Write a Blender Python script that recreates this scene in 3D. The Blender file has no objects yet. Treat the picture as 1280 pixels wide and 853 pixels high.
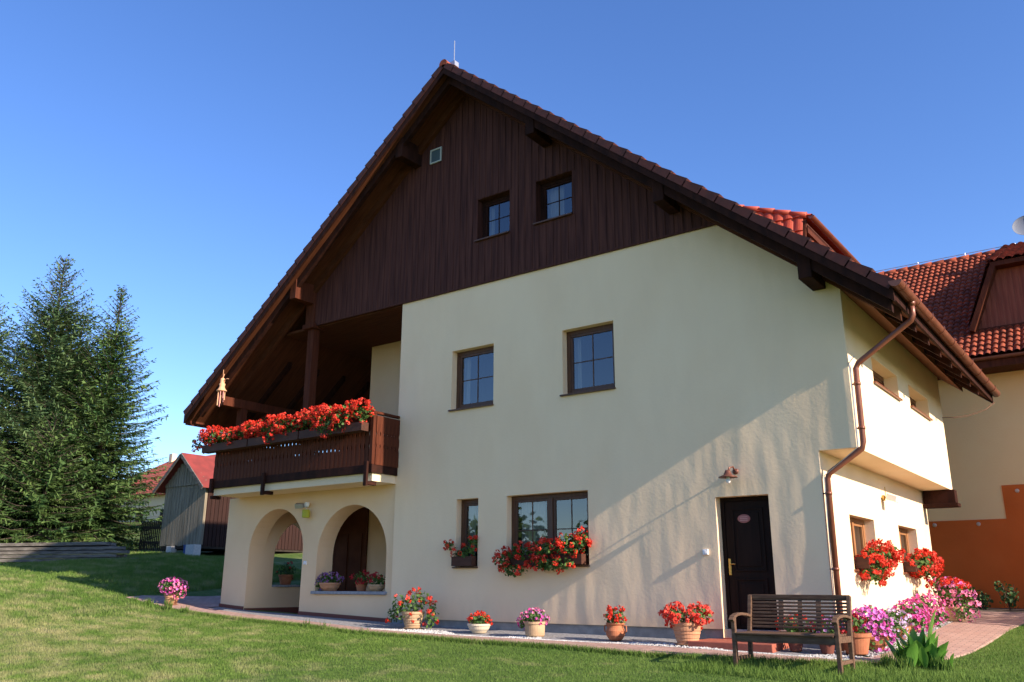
import bpy, bmesh, math, random
import numpy as np
from mathutils import Vector, Matrix
random.seed(7); rng = np.random.default_rng(7)
sc = bpy.context.scene
COL = sc.collection

# ------------------------------------------------------------------ camera, sky, sun, exposure
CAM = (3.80686, -12.68515, 0.85263)
ROT = ((0.80497215, 0.16051528, 0.57118708), (0.59330345, -0.22311958, -0.7734395), (0.00329417, 0.96148453, -0.27483932))
cd = bpy.data.cameras.new('camera'); cam = bpy.data.objects.new('camera', cd); COL.objects.link(cam)
m4 = Matrix(ROT).to_4x4(); m4.translation = Vector(CAM); cam.matrix_world = m4
cd.sensor_width = 36; cd.lens = 1072.875 / 1280 * 36; cd.clip_start = 0.1; cd.clip_end = 2000
sc.camera = cam
SUN = Vector((1.0, -0.054, 0.503)).normalized()
sl = bpy.data.lights.new('sun', 'SUN'); sl.energy = 5.0; sl.angle = math.radians(0.5); sl.color = (1.0, 0.84, 0.68)
so = bpy.data.objects.new('sun', sl); COL.objects.link(so); so.rotation_euler = SUN.to_track_quat('Z', 'Y').to_euler()
w = bpy.data.worlds.new('World'); sc.world = w; w.use_nodes = True
nt = w.node_tree; bg = nt.nodes['Background']
sky = nt.nodes.new('ShaderNodeTexSky'); sky.sky_type = 'NISHITA'; sky.sun_disc = False
sky.sun_elevation = math.asin(SUN.z); sky.sun_rotation = math.atan2(SUN.x, SUN.y)
sky.altitude = 500; sky.air_density = 1.0; sky.dust_density = 0.4; sky.ozone_density = 3.5
hs = nt.nodes.new('ShaderNodeHueSaturation'); hs.inputs['Saturation'].default_value = 1.16; hs.inputs['Hue'].default_value = 0.512; nt.links.new(sky.outputs[0], hs.inputs['Color']); nt.links.new(hs.outputs[0], bg.inputs[0]); bg.inputs[1].default_value = 0.132
sc.view_settings.view_transform = 'Standard'; sc.view_settings.look = 'None'
sc.view_settings.exposure = 1.02; sc.view_settings.gamma = 1.0
sc.view_settings.use_curve_mapping = False
sc.cycles.max_bounces = 8; sc.cycles.diffuse_bounces = 6; sc.cycles.glossy_bounces = 3; sc.cycles.transparent_max_bounces = 12
sc.cycles.use_denoising = True

# ------------------------------------------------------------------ terrain height
CP = np.array([(-2.4,-1.3,0),(.3,-1.3,-.06),(-7.3,-.6,.08),(-8.6,-.3,.14),(-11,-.3,.22),(-13.9,0,.36),(1.5,.9,-.0),(1.7,4.2,.2),(0,7,.35),(0,10,.42),(3,10,.4),(6,3,.05),(6,-3,-.3),(3.8,-12.7,-.75),(-10,-12,-.6),(-10,-6.4,-.38),(-3,-3.5,-.17),(-8,-3.,-.05),(-14.6,-.9,.38),(-14,-4,.1),(-20.7,.1,1.15),(-26.8,.7,1.5),(-23,3.4,1.65),(-26,6,2.0),(-24.5,7.4,1.95),(-33,6,2.2),(-36,-10,1.2),(-20,-12,-.1),(-50,30,6),(-30,45,6.5),(0,60,6),(-80,0,4),(40,0,0),(40,40,3),(20,-40,-2),(-40,-40,-1)], float)
def _U(r2): return np.where(r2 > 0, r2 * np.log(r2 + 1e-12), 0)
_K = _U(((CP[:, None, :2] - CP[None, :, :2]) ** 2).sum(-1)) + np.eye(len(CP)) * .5
_Q = np.c_[np.ones(len(CP)), CP[:, :2]]
_W = np.linalg.solve(np.block([[_K, _Q], [_Q.T, np.zeros((3, 3))]]), np.r_[CP[:, 2], 0, 0, 0])
def tz(x, y):
    x = np.clip(np.asarray(x, float), -80, 40); y = np.clip(np.asarray(y, float), -40, 60)
    r2 = (x[..., None] - CP[:, 0]) ** 2 + (y[..., None] - CP[:, 1]) ** 2
    return _U(r2) @ _W[:len(CP)] + _W[-3] + _W[-2] * x + _W[-1] * y
def gz(x, y): return float(tz(x, y))

# ------------------------------------------------------------------ mesh helpers
class MB:
    def __init__(s): s.v = []; s.f = []
    def add(s, vs, fs):
        n = len(s.v); s.v += [tuple(p) for p in vs]; s.f += [tuple(i + n for i in f) for f in fs]; return s
    def quad(s, a, b, c, d): return s.add([a, b, c, d], [(0, 1, 2, 3)])
    def box(s, x0, x1, y0, y1, z0, z1, M=None):
        vs = [(x0,y0,z0),(x1,y0,z0),(x1,y1,z0),(x0,y1,z0),(x0,y0,z1),(x1,y0,z1),(x1,y1,z1),(x0,y1,z1)]
        if M is not None: vs = [M @ Vector(p) for p in vs]
        return s.add(vs, [(0,3,2,1),(4,5,6,7),(0,1,5,4),(1,2,6,5),(2,3,7,6),(3,0,4,7)])
    def bar(s, a, b, wd, ht, up=(0, 0, 1)):
        a = Vector(a); b = Vector(b); d = (b - a).normalized(); u = Vector(up)
        r = d.cross(u)
        if r.length < 1e-4: r = d.cross(Vector((0, 1, 0)))
        r.normalize(); u = r.cross(d)
        vs = []
        for p in (a, b):
            for (i, j) in ((-1, -1), (1, -1), (1, 1), (-1, 1)): vs.append(p + r * (wd / 2 * i) + u * (ht / 2 * j))
        return s.add(vs, [(3,2,1,0),(4,5,6,7),(0,1,5,4),(1,2,6,5),(2,3,7,6),(3,0,4,7)])
    def tube(s, pts, r, n=10, cap=True):
        pts = [Vector(p) for p in pts]; rs = r if isinstance(r, (list, tuple)) else [r] * len(pts)
        base = len(s.v); prev = None
        for i, p in enumerate(pts):
            t = (pts[min(i + 1, len(pts) - 1)] - pts[max(i - 1, 0)]).normalized()
            a = prev if prev is not None else (Vector((0, 0, 1)) if abs(t.z) < .9 else Vector((0, 1, 0)))
            u = (a - t * a.dot(t)).normalized(); v = t.cross(u); prev = u
            for k in range(n):
                an = 2 * math.pi * k / n; s.v.append(tuple(p + (u * math.cos(an) + v * math.sin(an)) * rs[i]))
        for i in range(len(pts) - 1):
            for k in range(n):
                a = base + i * n + k; b = base + i * n + (k + 1) % n; s.f.append((a, b, b + n, a + n))
        if cap: s.f.append(tuple(base + k for k in range(n))[::-1]); s.f.append(tuple(base + (len(pts) - 1) * n + k for k in range(n)))
        return s
    def lathe(s, prof, c=(0, 0, 0), n=24, M=None):
        base = len(s.v)
        for (r, z) in prof:
            for k in range(n):
                an = 2 * math.pi * k / n; p = Vector((r * math.cos(an), r * math.sin(an), z))
                if M is not None: p = M @ p
                s.v.append((p[0] + c[0], p[1] + c[1], p[2] + c[2]))
        for i in range(len(prof) - 1):
            for k in range(n):
                a = base + i * n + k; b = base + i * n + (k + 1) % n; s.f.append((a, b, b + n, a + n))
        s.f.append(tuple(base + k for k in range(n))[::-1]); s.f.append(tuple(base + (len(prof) - 1) * n + k for k in range(n)))
        return s
    def prism(s, poly, fn, t0, t1):
        n = len(poly); vs = [fn(p[0], p[1], t0) for p in poly] + [fn(p[0], p[1], t1) for p in poly]
        return s.add(vs, [tuple(range(n))[::-1], tuple(range(n, 2 * n))] + [(i, (i + 1) % n, (i + 1) % n + n, i + n) for i in range(n)])
    def arr(s, V, F):  # numpy
        n = len(s.v); s.v += [tuple(p) for p in V.tolist()]; s.f += [tuple(q) for q in (F + n).tolist()]; return s

def build(mb, name, mat, parent=None, smooth=False, bevel=0, clip=None, recalc=False):
    me = bpy.data.meshes.new(name)
    vs = mb.v
    if parent is not None:
        L = world_loc(parent); vs = [(p[0] - L[0], p[1] - L[1], p[2] - L[2]) for p in vs]
    me.from_pydata(vs, [], mb.f)
    if clip or recalc or bevel:
        bm = bmesh.new(); bm.from_mesh(me)
        for (co, no) in (clip or []):
            co = Vector(co) - Vector(world_loc(parent) if parent is not None else (0, 0, 0))
            bmesh.ops.bisect_plane(bm, geom=bm.verts[:] + bm.edges[:] + bm.faces[:], plane_co=co, plane_no=Vector(no), clear_outer=True)
        if recalc: bmesh.ops.recalc_face_normals(bm, faces=bm.faces)
        bm.to_mesh(me); bm.free()
    me.update()
    if smooth: me.polygons.foreach_set('use_smooth', [True] * len(me.polygons))
    o = bpy.data.objects.new(name, me); COL.objects.link(o)
    if mat: me.materials.append(mat)
    if bevel:
        md = o.modifiers.new('bevel', 'BEVEL'); md.width = bevel; md.segments = 2; md.limit_method = 'ANGLE'
    if parent is not None: o.parent = parent
    return o
def world_loc(o):
    L = Vector((0, 0, 0))
    while o is not None: L = L + o.location; o = o.parent
    return L
def thing(name, label, cat, loc=(0, 0, 0), group=None):
    o = bpy.data.objects.new(name, None); COL.objects.link(o); o.location = loc; o.empty_display_size = .2
    return tag(o, label, cat, group)
def tag(o, label, cat, group=None):
    o['label'] = label; o['category'] = cat
    if group: o['group'] = group
    return o
def struct(o): o['kind'] = 'structure'; return o
def center_origin(o):      # move the origin of a top-level mesh to its base centre
    me = o.data; co = np.array([v.co[:] for v in me.vertices]); c = [(co[:, 0].min() + co[:, 0].max()) / 2, (co[:, 1].min() + co[:, 1].max()) / 2, co[:, 2].min()]
    me.transform(Matrix.Translation([-a for a in c])); o.location = c; return o
def copy_tree(o, parent=None):
    c = o.copy(); COL.objects.link(c); c.parent = parent
    for ch in list(o.children): copy_tree(ch, c)
    return c

# ------------------------------------------------------------------ materials
def mat(name, col, rough=.8, col2=None, nscale=4, stretch=(1, 1, 1), bump=0, bscale=None, bstretch=None, spec=.3, metal=0, contrast=(.35, .65), wave=None, detail=5, bump2=None, trans=0):
    m = bpy.data.materials.new(name); m.use_nodes = True; n = m.node_tree.nodes; l = m.node_tree.links
    b = n['Principled BSDF']; b.inputs['Roughness'].default_value = rough; b.inputs['Specular IOR Level'].default_value = spec; b.inputs['Metallic'].default_value = metal
    b.inputs['Base Color'].default_value = (*col, 1)
    tc = n.new('ShaderNodeTexCoord')
    def noise(sc_, st, det=5):
        mp = n.new('ShaderNodeMapping'); mp.inputs['Scale'].default_value = st; l.new(tc.outputs['Object'], mp.inputs[0])
        t = n.new('ShaderNodeTexNoise'); t.inputs['Scale'].default_value = sc_; t.inputs['Detail'].default_value = det; l.new(mp.outputs[0], t.inputs[0]); return t
    if col2 is not None:
        t = noise(nscale, stretch, detail); cr = n.new('ShaderNodeValToRGB'); cr.color_ramp.elements[0].position = contrast[0]; cr.color_ramp.elements[1].position = contrast[1]
        cr.color_ramp.elements[0].color = (*col, 1); cr.color_ramp.elements[1].color = (*col2, 1)
        l.new(t.outputs[0], cr.inputs[0]); l.new(cr.outputs[0], b.inputs['Base Color'])
    last = None
    if bump:
        t = noise(bscale or nscale, bstretch or stretch); bp = n.new('ShaderNodeBump'); bp.inputs['Strength'].default_value = 1; bp.inputs['Distance'].default_value = bump
        l.new(t.outputs[0], bp.inputs['Height']); l.new(bp.outputs[0], b.inputs['Normal']); last = bp
    if bump2:
        t = noise(bump2[1], bump2[2], 1); bp = n.new('ShaderNodeBump'); bp.inputs['Distance'].default_value = bump2[0]
        l.new(t.outputs[0], bp.inputs['Height'])
        if last: l.new(last.outputs[0], bp.inputs['Normal'])
        l.new(bp.outputs[0], b.inputs['Normal'])
    if trans:
        out = n['Material Output']; tr = n.new('ShaderNodeBsdfTranslucent'); mx = n.new('ShaderNodeMixShader'); mx.inputs[0].default_value = trans
        src = b.inputs['Base Color'].links[0].from_socket if b.inputs['Base Color'].links else None
        if src: l.new(src, tr.inputs[0])
        else: tr.inputs[0].default_value = (*col, 1)
        l.new(b.outputs[0], mx.inputs[1]); l.new(tr.outputs[0], mx.inputs[2]); l.new(mx.outputs[0], out.inputs[0])
    return m
M = {}
M['plaster'] = mat('cream_plaster', (.87, .635, .405), .92, (.90, .67, .435), 1.3, (1, 1, .5), bump=.0022, bscale=24, bstretch=(1, 1, 1), bump2=(.022, 2.0, (1.4, 1.4, .45)), spec=.15)
def splash(m, col, f):
    n = m.node_tree.nodes; l = m.node_tree.links; b = n['Principled BSDF']; src = b.inputs['Base Color'].links[0].from_socket
    tc = n.new('ShaderNodeTexCoord'); geo = n.new('ShaderNodeNewGeometry'); sp = n.new('ShaderNodeSeparateXYZ'); l.new(geo.outputs['Position'], sp.inputs[0])
    mr = n.new('ShaderNodeMapRange'); mr.inputs[1].default_value = .25; mr.inputs[2].default_value = .75; mr.inputs[3].default_value = 1; mr.inputs[4].default_value = 0; l.new(sp.outputs[2], mr.inputs[0])
    t = n.new('ShaderNodeTexNoise'); t.inputs['Scale'].default_value = 7; t.inputs['Detail'].default_value = 8; mp = n.new('ShaderNodeMapping'); mp.inputs['Scale'].default_value = (1, 1, .35); l.new(tc.outputs['Object'], mp.inputs[0]); l.new(mp.outputs[0], t.inputs[0])
    t2 = n.new('ShaderNodeTexNoise'); t2.inputs['Scale'].default_value = .8; t2.inputs['Detail'].default_value = 9; t2.inputs['Roughness'].default_value = .65; mp2 = n.new('ShaderNodeMapping'); mp2.inputs['Scale'].default_value = (1.6, 1.6, .5); l.new(tc.outputs['Object'], mp2.inputs[0]); l.new(mp2.outputs[0], t2.inputs[0])
    m2 = n.new('ShaderNodeMapRange'); m2.inputs[1].default_value = .5; m2.inputs[2].default_value = .75; m2.inputs[3].default_value = 0; m2.inputs[4].default_value = .10; l.new(t2.outputs[0], m2.inputs[0])
    mu = n.new('ShaderNodeMath'); mu.operation = 'MULTIPLY'; l.new(mr.outputs[0], mu.inputs[0]); l.new(t.outputs[0], mu.inputs[1])
    m3 = n.new('ShaderNodeMath'); m3.operation = 'MULTIPLY_ADD'; m3.inputs[1].default_value = f; l.new(mu.outputs[0], m3.inputs[0]); l.new(m2.outputs[0], m3.inputs[2]); m3.use_clamp = True
    x = n.new('ShaderNodeMixRGB'); l.new(m3.outputs[0], x.inputs[0]); l.new(src, x.inputs[1]); x.inputs[2].default_value = (*col, 1); l.new(x.outputs[0], b.inputs['Base Color'])
splash(M['plaster'], (.60, .43, .27), .75)
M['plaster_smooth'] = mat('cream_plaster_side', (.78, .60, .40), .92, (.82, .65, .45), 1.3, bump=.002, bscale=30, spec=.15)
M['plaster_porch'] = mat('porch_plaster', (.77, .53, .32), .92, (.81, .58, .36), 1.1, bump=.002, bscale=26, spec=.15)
M['plinth'] = mat('grey_plinth', (.22, .22, .21), .9, (.30, .30, .28), 6, bump=.004, bscale=40)
M['cladding'] = mat('dark_cladding', (.050, .018, .015), .75, (.100, .036, .026), 3.0, (6, 6, .3), bump=.004, bscale=12, bstretch=(6, 6, .3), spec=.12)
M['wood_dark'] = mat('dark_brown_wood', (.022, .009, .007), .75, (.042, .015, .010), 3, (3, 3, .8), bump=.003, bscale=14, spec=.08)
M['wood_soffit'] = mat('soffit_boards', (.070, .022, .010), .8, (.105, .036, .016), 3, (.6, 8, .6), bump=.01, bscale=4, bstretch=(.1, 9, .1), spec=.12)
M['wood_red'] = mat('red_brown_wood', (.062, .017, .009), .7, (.10, .029, .014), 4, (5, 5, .5), bump=.003, bscale=14, bstretch=(5, 5, .4), spec=.1)
M['frame'] = mat('window_frame_wood', (.075, .030, .014), .45, (.11, .045, .02), 5, (4, 4, .6), spec=.4)
M['frame_light'] = mat('honey_window_frame', (.26, .115, .045), .5, (.32, .15, .06), 5, (4, 4, .6), spec=.35)
M['door'] = mat('door_wood', (.013, .007, .005), .6, (.020, .010, .007), 4, (5, 5, .5), spec=.10)
M['tile'] = mat('red_roof_tile', (.34, .085, .045), .85, (.16, .045, .028), 5, (1, 1, 1), contrast=(.38, .62), bump=.002, bscale=60, spec=.12)
M['tile_bright'] = mat('bright_roof_tile', (.40, .062, .028), .55, (.30, .05, .025), 3.2, bump=.002, bscale=60, spec=.35)
M['verge'] = mat('verge_tile', (.055, .020, .018), .8, (.095, .028, .022), 5)  # weathered tile colour with the shade of the verge darkened into it
M['copper'] = mat('brown_gutter_metal', (.17, .055, .030), .38, (.22, .075, .042), 6, spec=.5, metal=.25)
M['metal_grey'] = mat('grey_metal', (.45, .46, .48), .4, spec=.5, metal=.7)
M['dish'] = mat('dish_metal', (.17, .19, .23), .6, spec=.3)
M['white'] = mat('white_plastic', (.75, .75, .76), .4, spec=.5)
M['brass'] = mat('brass', (.55, .38, .12), .3, metal=1)
M['lampbrown'] = mat('lamp_copper', (.17, .07, .05), .4, metal=.4)
M['curtain'] = mat('curtain', (.34, .33, .31), .9, (.44, .43, .40), 6, (20, 20, .1), bump=.03, bscale=2, bstretch=(18, 18, .05))
M['room'] = mat('room_lining', (.02, .018, .016), .95)
M['terracotta'] = mat('terracotta', (.42, .16, .075), .85, (.36, .125, .06), 12, bump=.002, bscale=60)
M['terracotta_pale'] = mat('pale_terracotta', (.50, .27, .15), .85, (.42, .20, .11), 9, (1, 1, 5), bump=.002, bscale=60)
M['stone_pot'] = mat('sandstone_pot', (.46, .32, .19), .85, (.36, .24, .14), 9, bump=.003, bscale=50)
M['white_pot'] = mat('white_pot', (.60, .51, .38), .8)
M['soil'] = mat('potting_soil', (.03, .02, .014), .95)
M['box'] = mat('flower_box_wood', (.050, .018, .011), .7, (.075, .028, .016), 4, (1, 4, 4))
M['leaf'] = mat('pot_leaf', (.050, .115, .022), .6, (.10, .18, .040), 9, contrast=(.4, .6), trans=.25)
M['leaf_blue'] = mat('dark_leaf', (.030, .075, .022), .6, (.055, .11, .03), 9, trans=.2)
M['canna'] = mat('canna_leaf', (.085, .24, .03), .45, (.15, .32, .05), 5, trans=.35, spec=.5)
M['red'] = mat('red_petal', (.60, .022, .012), .6, (.72, .06, .025), 14, contrast=(.4, .6), trans=.25)
M['coral'] = mat('coral_petal', (.78, .10, .065), .6, (.72, .05, .03), 14, contrast=(.4, .6), trans=.25)
M['darkred'] = mat('crimson_petal', (.34, .012, .02), .6, (.45, .02, .03), 14, trans=.25)
M['magenta'] = mat('magenta_petal', (.62, .05, .28), .6, (.70, .12, .42), 12, trans=.25)
M['pink'] = mat('pink_petal', (.75, .16, .33), .6, (.80, .30, .45), 12, trans=.25)
M['orchid'] = mat('orchid_petal', (.66, .15, .52), .6, (.76, .24, .62), 12, trans=.25)
M['lavender'] = mat('lavender_petal', (.50, .36, .62), .6, (.70, .58, .76), 12, trans=.25)
M['purple'] = mat('purple_petal', (.22, .09, .26), .6, (.34, .16, .38), 12, trans=.25)
M['bench'] = mat('weathered_teak', (.085, .045, .028), .7, (.145, .085, .052), 5, (1, 6, 6), bump=.002, bscale=40, spec=.25)
M['step'] = mat('red_step', (.30, .085, .055), .75, (.36, .11, .07), 8, bump=.002, bscale=60)
M['skirt'] = mat('red_brown_skirting', (.16, .05, .035), .7)
M['sill_stone'] = mat('grey_sill', (.22, .23, .25), .7, (.30, .31, .33), 20)
M['shed_board'] = mat('weathered_grey_boards', (.15, .125, .085), .9, (.30, .26, .19), 1.6, (9, 9, .5), contrast=(.3, .7), bump=.02, bscale=2, bstretch=(9, 9, .1))
M['shed_red'] = mat('shed_red_boards', (.020, .008, .006), .9, (.034, .013, .009), 2, (9, 9, .4), bump=.02, bscale=2, bstretch=(9, 9, .1))
M['shed_roof'] = mat('red_sheet_roof', (.24, .042, .034), .75, (.17, .034, .028), 3)
M['far_roof'] = mat('far_red_roof', (.40, .09, .05), .7, (.32, .07, .04), 1.2, (1, 1, 6))
M['far_wall'] = mat('far_wall', (.62, .50, .36), .9)
M['timber'] = mat('grey_timber', (.085, .075, .062), .9, (.21, .19, .165), 2.0, (1.5, 1.5, 9), contrast=(.3, .7), bump=.02, bscale=5, bstretch=(1, 1, 8))
M['block'] = mat('concrete_block', (.40, .39, .36), .95, (.50, .49, .46), 20, bump=.004, bscale=50)
M['blue'] = mat('blue_plastic', (.02, .06, .22), .5)
M['fence'] = mat('dark_fence', (.022, .016, .012), .9, (.04, .03, .022), 5)
M['bark'] = mat('spruce_bark', (.05, .04, .03), .95, (.10, .08, .06), 5, (3, 3, .6), bump=.02, bscale=12)
M['needles'] = mat('spruce_needles', (.030, .080, .022), .75, (.115, .180, .048), 1.3, contrast=(.35, .62), trans=.18, spec=.2)
M['needles_blue'] = mat('spruce_needles_blue', (.038, .088, .036), .75, (.125, .185, .070), 1.3, contrast=(.35, .62), trans=.18, spec=.2)
M['bush'] = mat('broadleaf_bush', (.05, .10, .022), .6, (.10, .17, .04), 3, trans=.3)
M['neigh'] = mat('neighbour_cream', (.95, .56, .27), .92, (.96, .59, .29), 1.2, bump=.004, bscale=26, spec=.15)
M['orange'] = mat('orange_render', (.62, .115, .022), .92, (.70, .14, .03), 1.0, bump=.004, bscale=26, spec=.15)
M['yellowgreen'] = mat('yellow_lantern', (.42, .42, .04), .6)
M['clay'] = mat('pale_clay', (.68, .36, .20), .7)
M['cable'] = mat('cable', (.15, .08, .05), .6)
M['plaque'] = mat('plaque', (.36, .13, .11), .5)
M['plaque_line'] = mat('plaque_line', (.62, .36, .32), .5)
M['pebble'] = mat('white_pebbles', (.38, .375, .36), .85, (.58, .57, .55), 9)

def glass_mat():
    m = bpy.data.materials.new('window_glass'); m.use_nodes = True; n = m.node_tree.nodes; l = m.node_tree.links
    n.remove(n['Principled BSDF']); g = n.new('ShaderNodeBsdfGlossy'); g.inputs['Roughness'].default_value = .015
    t = n.new('ShaderNodeBsdfTransparent'); t.inputs[0].default_value = (.82, .84, .82, 1)
    mx = n.new('ShaderNodeMixShader'); lw = n.new('ShaderNodeLayerWeight'); lw.inputs[0].default_value = .35
    mr = n.new('ShaderNodeMapRange'); mr.inputs[3].default_value = .14; mr.inputs[4].default_value = .8; l.new(lw.outputs['Fresnel'], mr.inputs[0])
    l.new(mr.outputs[0], mx.inputs[0]); l.new(t.outputs[0], mx.inputs[1]); l.new(g.outputs[0], mx.inputs[2]); l.new(mx.outputs[0], n['Material Output'].inputs[0]); return m
M['glass'] = glass_mat()

def lawn_mat(name, k=1.0, trans=0.0):
    m = bpy.data.materials.new(name); m.use_nodes = True; n = m.node_tree.nodes; l = m.node_tree.links; b = n['Principled BSDF']
    b.inputs['Roughness'].default_value = .85; b.inputs['Specular IOR Level'].default_value = .15
    tc = n.new('ShaderNodeTexCoord')
    def nz(s, d=4, st=(1, 1, 0)):
        mp = n.new('ShaderNodeMapping'); mp.inputs['Scale'].default_value = st; l.new(tc.outputs['Object'], mp.inputs[0])
        t = n.new('ShaderNodeTexNoise'); t.inputs['Scale'].default_value = s; t.inputs['Detail'].default_value = d; l.new(mp.outputs[0], t.inputs[0]); return t
    def ramp(t, a, b2, c1, c2):
        r = n.new('ShaderNodeValToRGB'); r.color_ramp.elements[0].position = a; r.color_ramp.elements[1].position = b2
        r.color_ramp.elements[0].color = (*c1, 1); r.color_ramp.elements[1].color = (*c2, 1); l.new(t, r.inputs[0]); return r
    def mix(f, a, b2, typ='MIX'):
        x = n.new('ShaderNodeMixRGB'); x.blend_type = typ
        if isinstance(f, float): x.inputs[0].default_value = f
        else: l.new(f, x.inputs[0])
        l.new(a, x.inputs[1]); l.new(b2, x.inputs[2]); return x.outputs[0]
    green = ramp(nz(7).outputs[0], .3, .7, (.080 * k, .150 * k, .028 * k), (.14 * k, .215 * k, .052 * k))
    straw = ramp(nz(18).outputs[0], .3, .7, (.24 * k, .235 * k, .10 * k), (.38 * k, .35 * k, .20 * k))
    # dry patches: more of them on the left and the open lawn, fewer near the house
    pat = nz(1.5, 9, (1, 1.5, 0)); sep = n.new('ShaderNodeSeparateXYZ'); l.new(tc.outputs['Object'], sep.inputs[0])
    gx = n.new('ShaderNodeMapRange'); gx.inputs[1].default_value = 0; gx.inputs[2].default_value = -13; gx.inputs[3].default_value = -.19; gx.inputs[4].default_value = .035; l.new(sep.outputs[0], gx.inputs[0])
    gy = n.new('ShaderNodeMapRange'); gy.inputs[1].default_value = -1; gy.inputs[2].default_value = -4.5; gy.inputs[3].default_value = -.12; gy.inputs[4].default_value = .02; l.new(sep.outputs[1], gy.inputs[0])
    ad = n.new('ShaderNodeMath'); l.new(pat.outputs[0], ad.inputs[0]); l.new(gx.outputs[0], ad.inputs[1])
    ad2 = n.new('ShaderNodeMath'); l.new(ad.outputs[0], ad2.inputs[0]); l.new(gy.outputs[0], ad2.inputs[1])
    f = ramp(ad2.outputs[0], .40, .64, (0, 0, 0), (.8, .8, .8))
    c = mix(f.outputs[0], green.outputs[0], straw.outputs[0])
    big = ramp(nz(.35, 2).outputs[0], .35, .65, (.8, .86, .75), (1.15, 1.1, 1.05)); c = mix(1.0, c, big.outputs[0], 'MULTIPLY')
    l.new(c, b.inputs['Base Color'])
    if trans:
        tr = n.new('ShaderNodeBsdfTranslucent'); l.new(c, tr.inputs[0]); mx = n.new('ShaderNodeMixShader'); mx.inputs[0].default_value = trans
        l.new(b.outputs[0], mx.inputs[1]); l.new(tr.outputs[0], mx.inputs[2]); l.new(mx.outputs[0], n['Material Output'].inputs[0])
    else:
        bp = n.new('ShaderNodeBump'); bp.inputs['Distance'].default_value = .05; l.new(nz(30, 6).outputs[0], bp.inputs['Height']); l.new(bp.outputs[0], b.inputs['Normal'])
    return m
M['lawn'] = lawn_mat('lawn_ground', .8); M['grass'] = lawn_mat('grass_blades', 1.12, .3)

def paver_mat():
    m = bpy.data.materials.new('pink_pavers'); m.use_nodes = True; n = m.node_tree.nodes; l = m.node_tree.links; b = n['Principled BSDF']
    b.inputs['Roughness'].default_value = .85; tc = n.new('ShaderNodeTexCoord')
    br = n.new('ShaderNodeTexBrick'); br.inputs['Scale'].default_value = 1; br.inputs['Brick Width'].default_value = .2; br.inputs['Row Height'].default_value = .1; br.inputs['Mortar Size'].default_value = .006
    br.inputs['Color1'].default_value = (.36, .22, .18, 1); br.inputs['Color2'].default_value = (.44, .29, .24, 1); br.inputs['Mortar'].default_value = (.16, .13, .11, 1)
    l.new(tc.outputs['Object'], br.inputs[0]); t = n.new('ShaderNodeTexNoise'); t.inputs['Scale'].default_value = 2.5; t.inputs['Detail'].default_value = 5; l.new(tc.outputs['Object'], t.inputs[0])
    r = n.new('ShaderNodeValToRGB'); r.color_ramp.elements[0].color = (.75, .75, .78, 1); r.color_ramp.elements[1].color = (1.2, 1.15, 1.1, 1); l.new(t.outputs[0], r.inputs[0])
    x = n.new('ShaderNodeMixRGB'); x.blend_type = 'MULTIPLY'; x.inputs[0].default_value = 1; l.new(br.outputs[0], x.inputs[1]); l.new(r.outputs[0], x.inputs[2]); l.new(x.outputs[0], b.inputs['Base Color'])
    bp = n.new('ShaderNodeBump'); bp.inputs['Distance'].default_value = -.004; l.new(br.outputs['Fac'], bp.inputs['Height']); l.new(bp.outputs[0], b.inputs['Normal']); return m
M['paver'] = paver_mat()

# ------------------------------------------------------------------ ground
def gaxis(a, b, fine, lo, hi):
    c = list(np.arange(a, b + 1e-6, fine)); s = fine
    x = b
    while x < hi: s *= 1.25; x += s; c.append(x)
    s = fine; x = a; pre = []
    while x > lo: s *= 1.25; x -= s; pre.append(x)
    return np.array(pre[::-1] + c)
gxs = gaxis(-30, 6, .25, -420, 400); gys = gaxis(-13, 12, .25, -300, 500)
GX, GY = np.meshgrid(gxs, gys, indexing='ij'); GZ = tz(GX, GY)
GZ += np.sin(GX * 1.7 + GY * .6) * np.sin(GY * 1.3 - GX * .4) * .012
inside = (GX > -13.7) & (GX < -.3) & (GY > .3) & (GY < 6.7); GZ[inside] -= .5
nx, ny = GX.shape; V = np.stack([GX, GY, GZ], -1).reshape(-1, 3); I = np.arange(nx * ny).reshape(nx, ny)
F = np.stack([I[:-1, :-1], I[1:, :-1], I[1:, 1:], I[:-1, 1:]], -1).reshape(-1, 4)
g = struct(build(MB().arr(V, F), 'ground', M['lawn'], smooth=True))

OUT_X = [-13.9, -12, -8, -2, -.2]; OUT_Y = [-1.0, -1.15, -1.42, -1.72, -1.62]
def drape(mb, A, B, off, m=6, skirt=True):   # sheet between polylines A and B following the ground
    n = len(A); rows = []
    for i in range(n):
        rows.append([(A[i][0] + (B[i][0] - A[i][0]) * j / m, A[i][1] + (B[i][1] - A[i][1]) * j / m) for j in range(m + 1)])
    vs = [(x, y, gz(x, y) + off) for r in rows for (x, y) in r]; fs = []
    for i in range(n - 1):
        for j in range(m): a = i * (m + 1) + j; fs.append((a, a + 1, a + m + 2, a + m + 1))
    mb.add(vs, fs)
    if skirt:
        for P in (A, B):
            for i in range(n - 1):
                (x0, y0), (x1, y1) = P[i], P[i + 1]; z0 = gz(x0, y0) + off; z1 = gz(x1, y1) + off
                mb.quad((x0, y0, z0 - .12), (x1, y1, z1 - .12), (x1, y1, z1), (x0, y0, z0))
def resample(P, n):
    P = np.array(P, float); d = np.r_[0, np.cumsum(np.linalg.norm(np.diff(P, axis=0), axis=1))]; t = np.linspace(0, d[-1], n)
    return [(float(np.interp(a, d, P[:, 0])), float(np.interp(a, d, P[:, 1]))) for a in t]
pm = MB()
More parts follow.
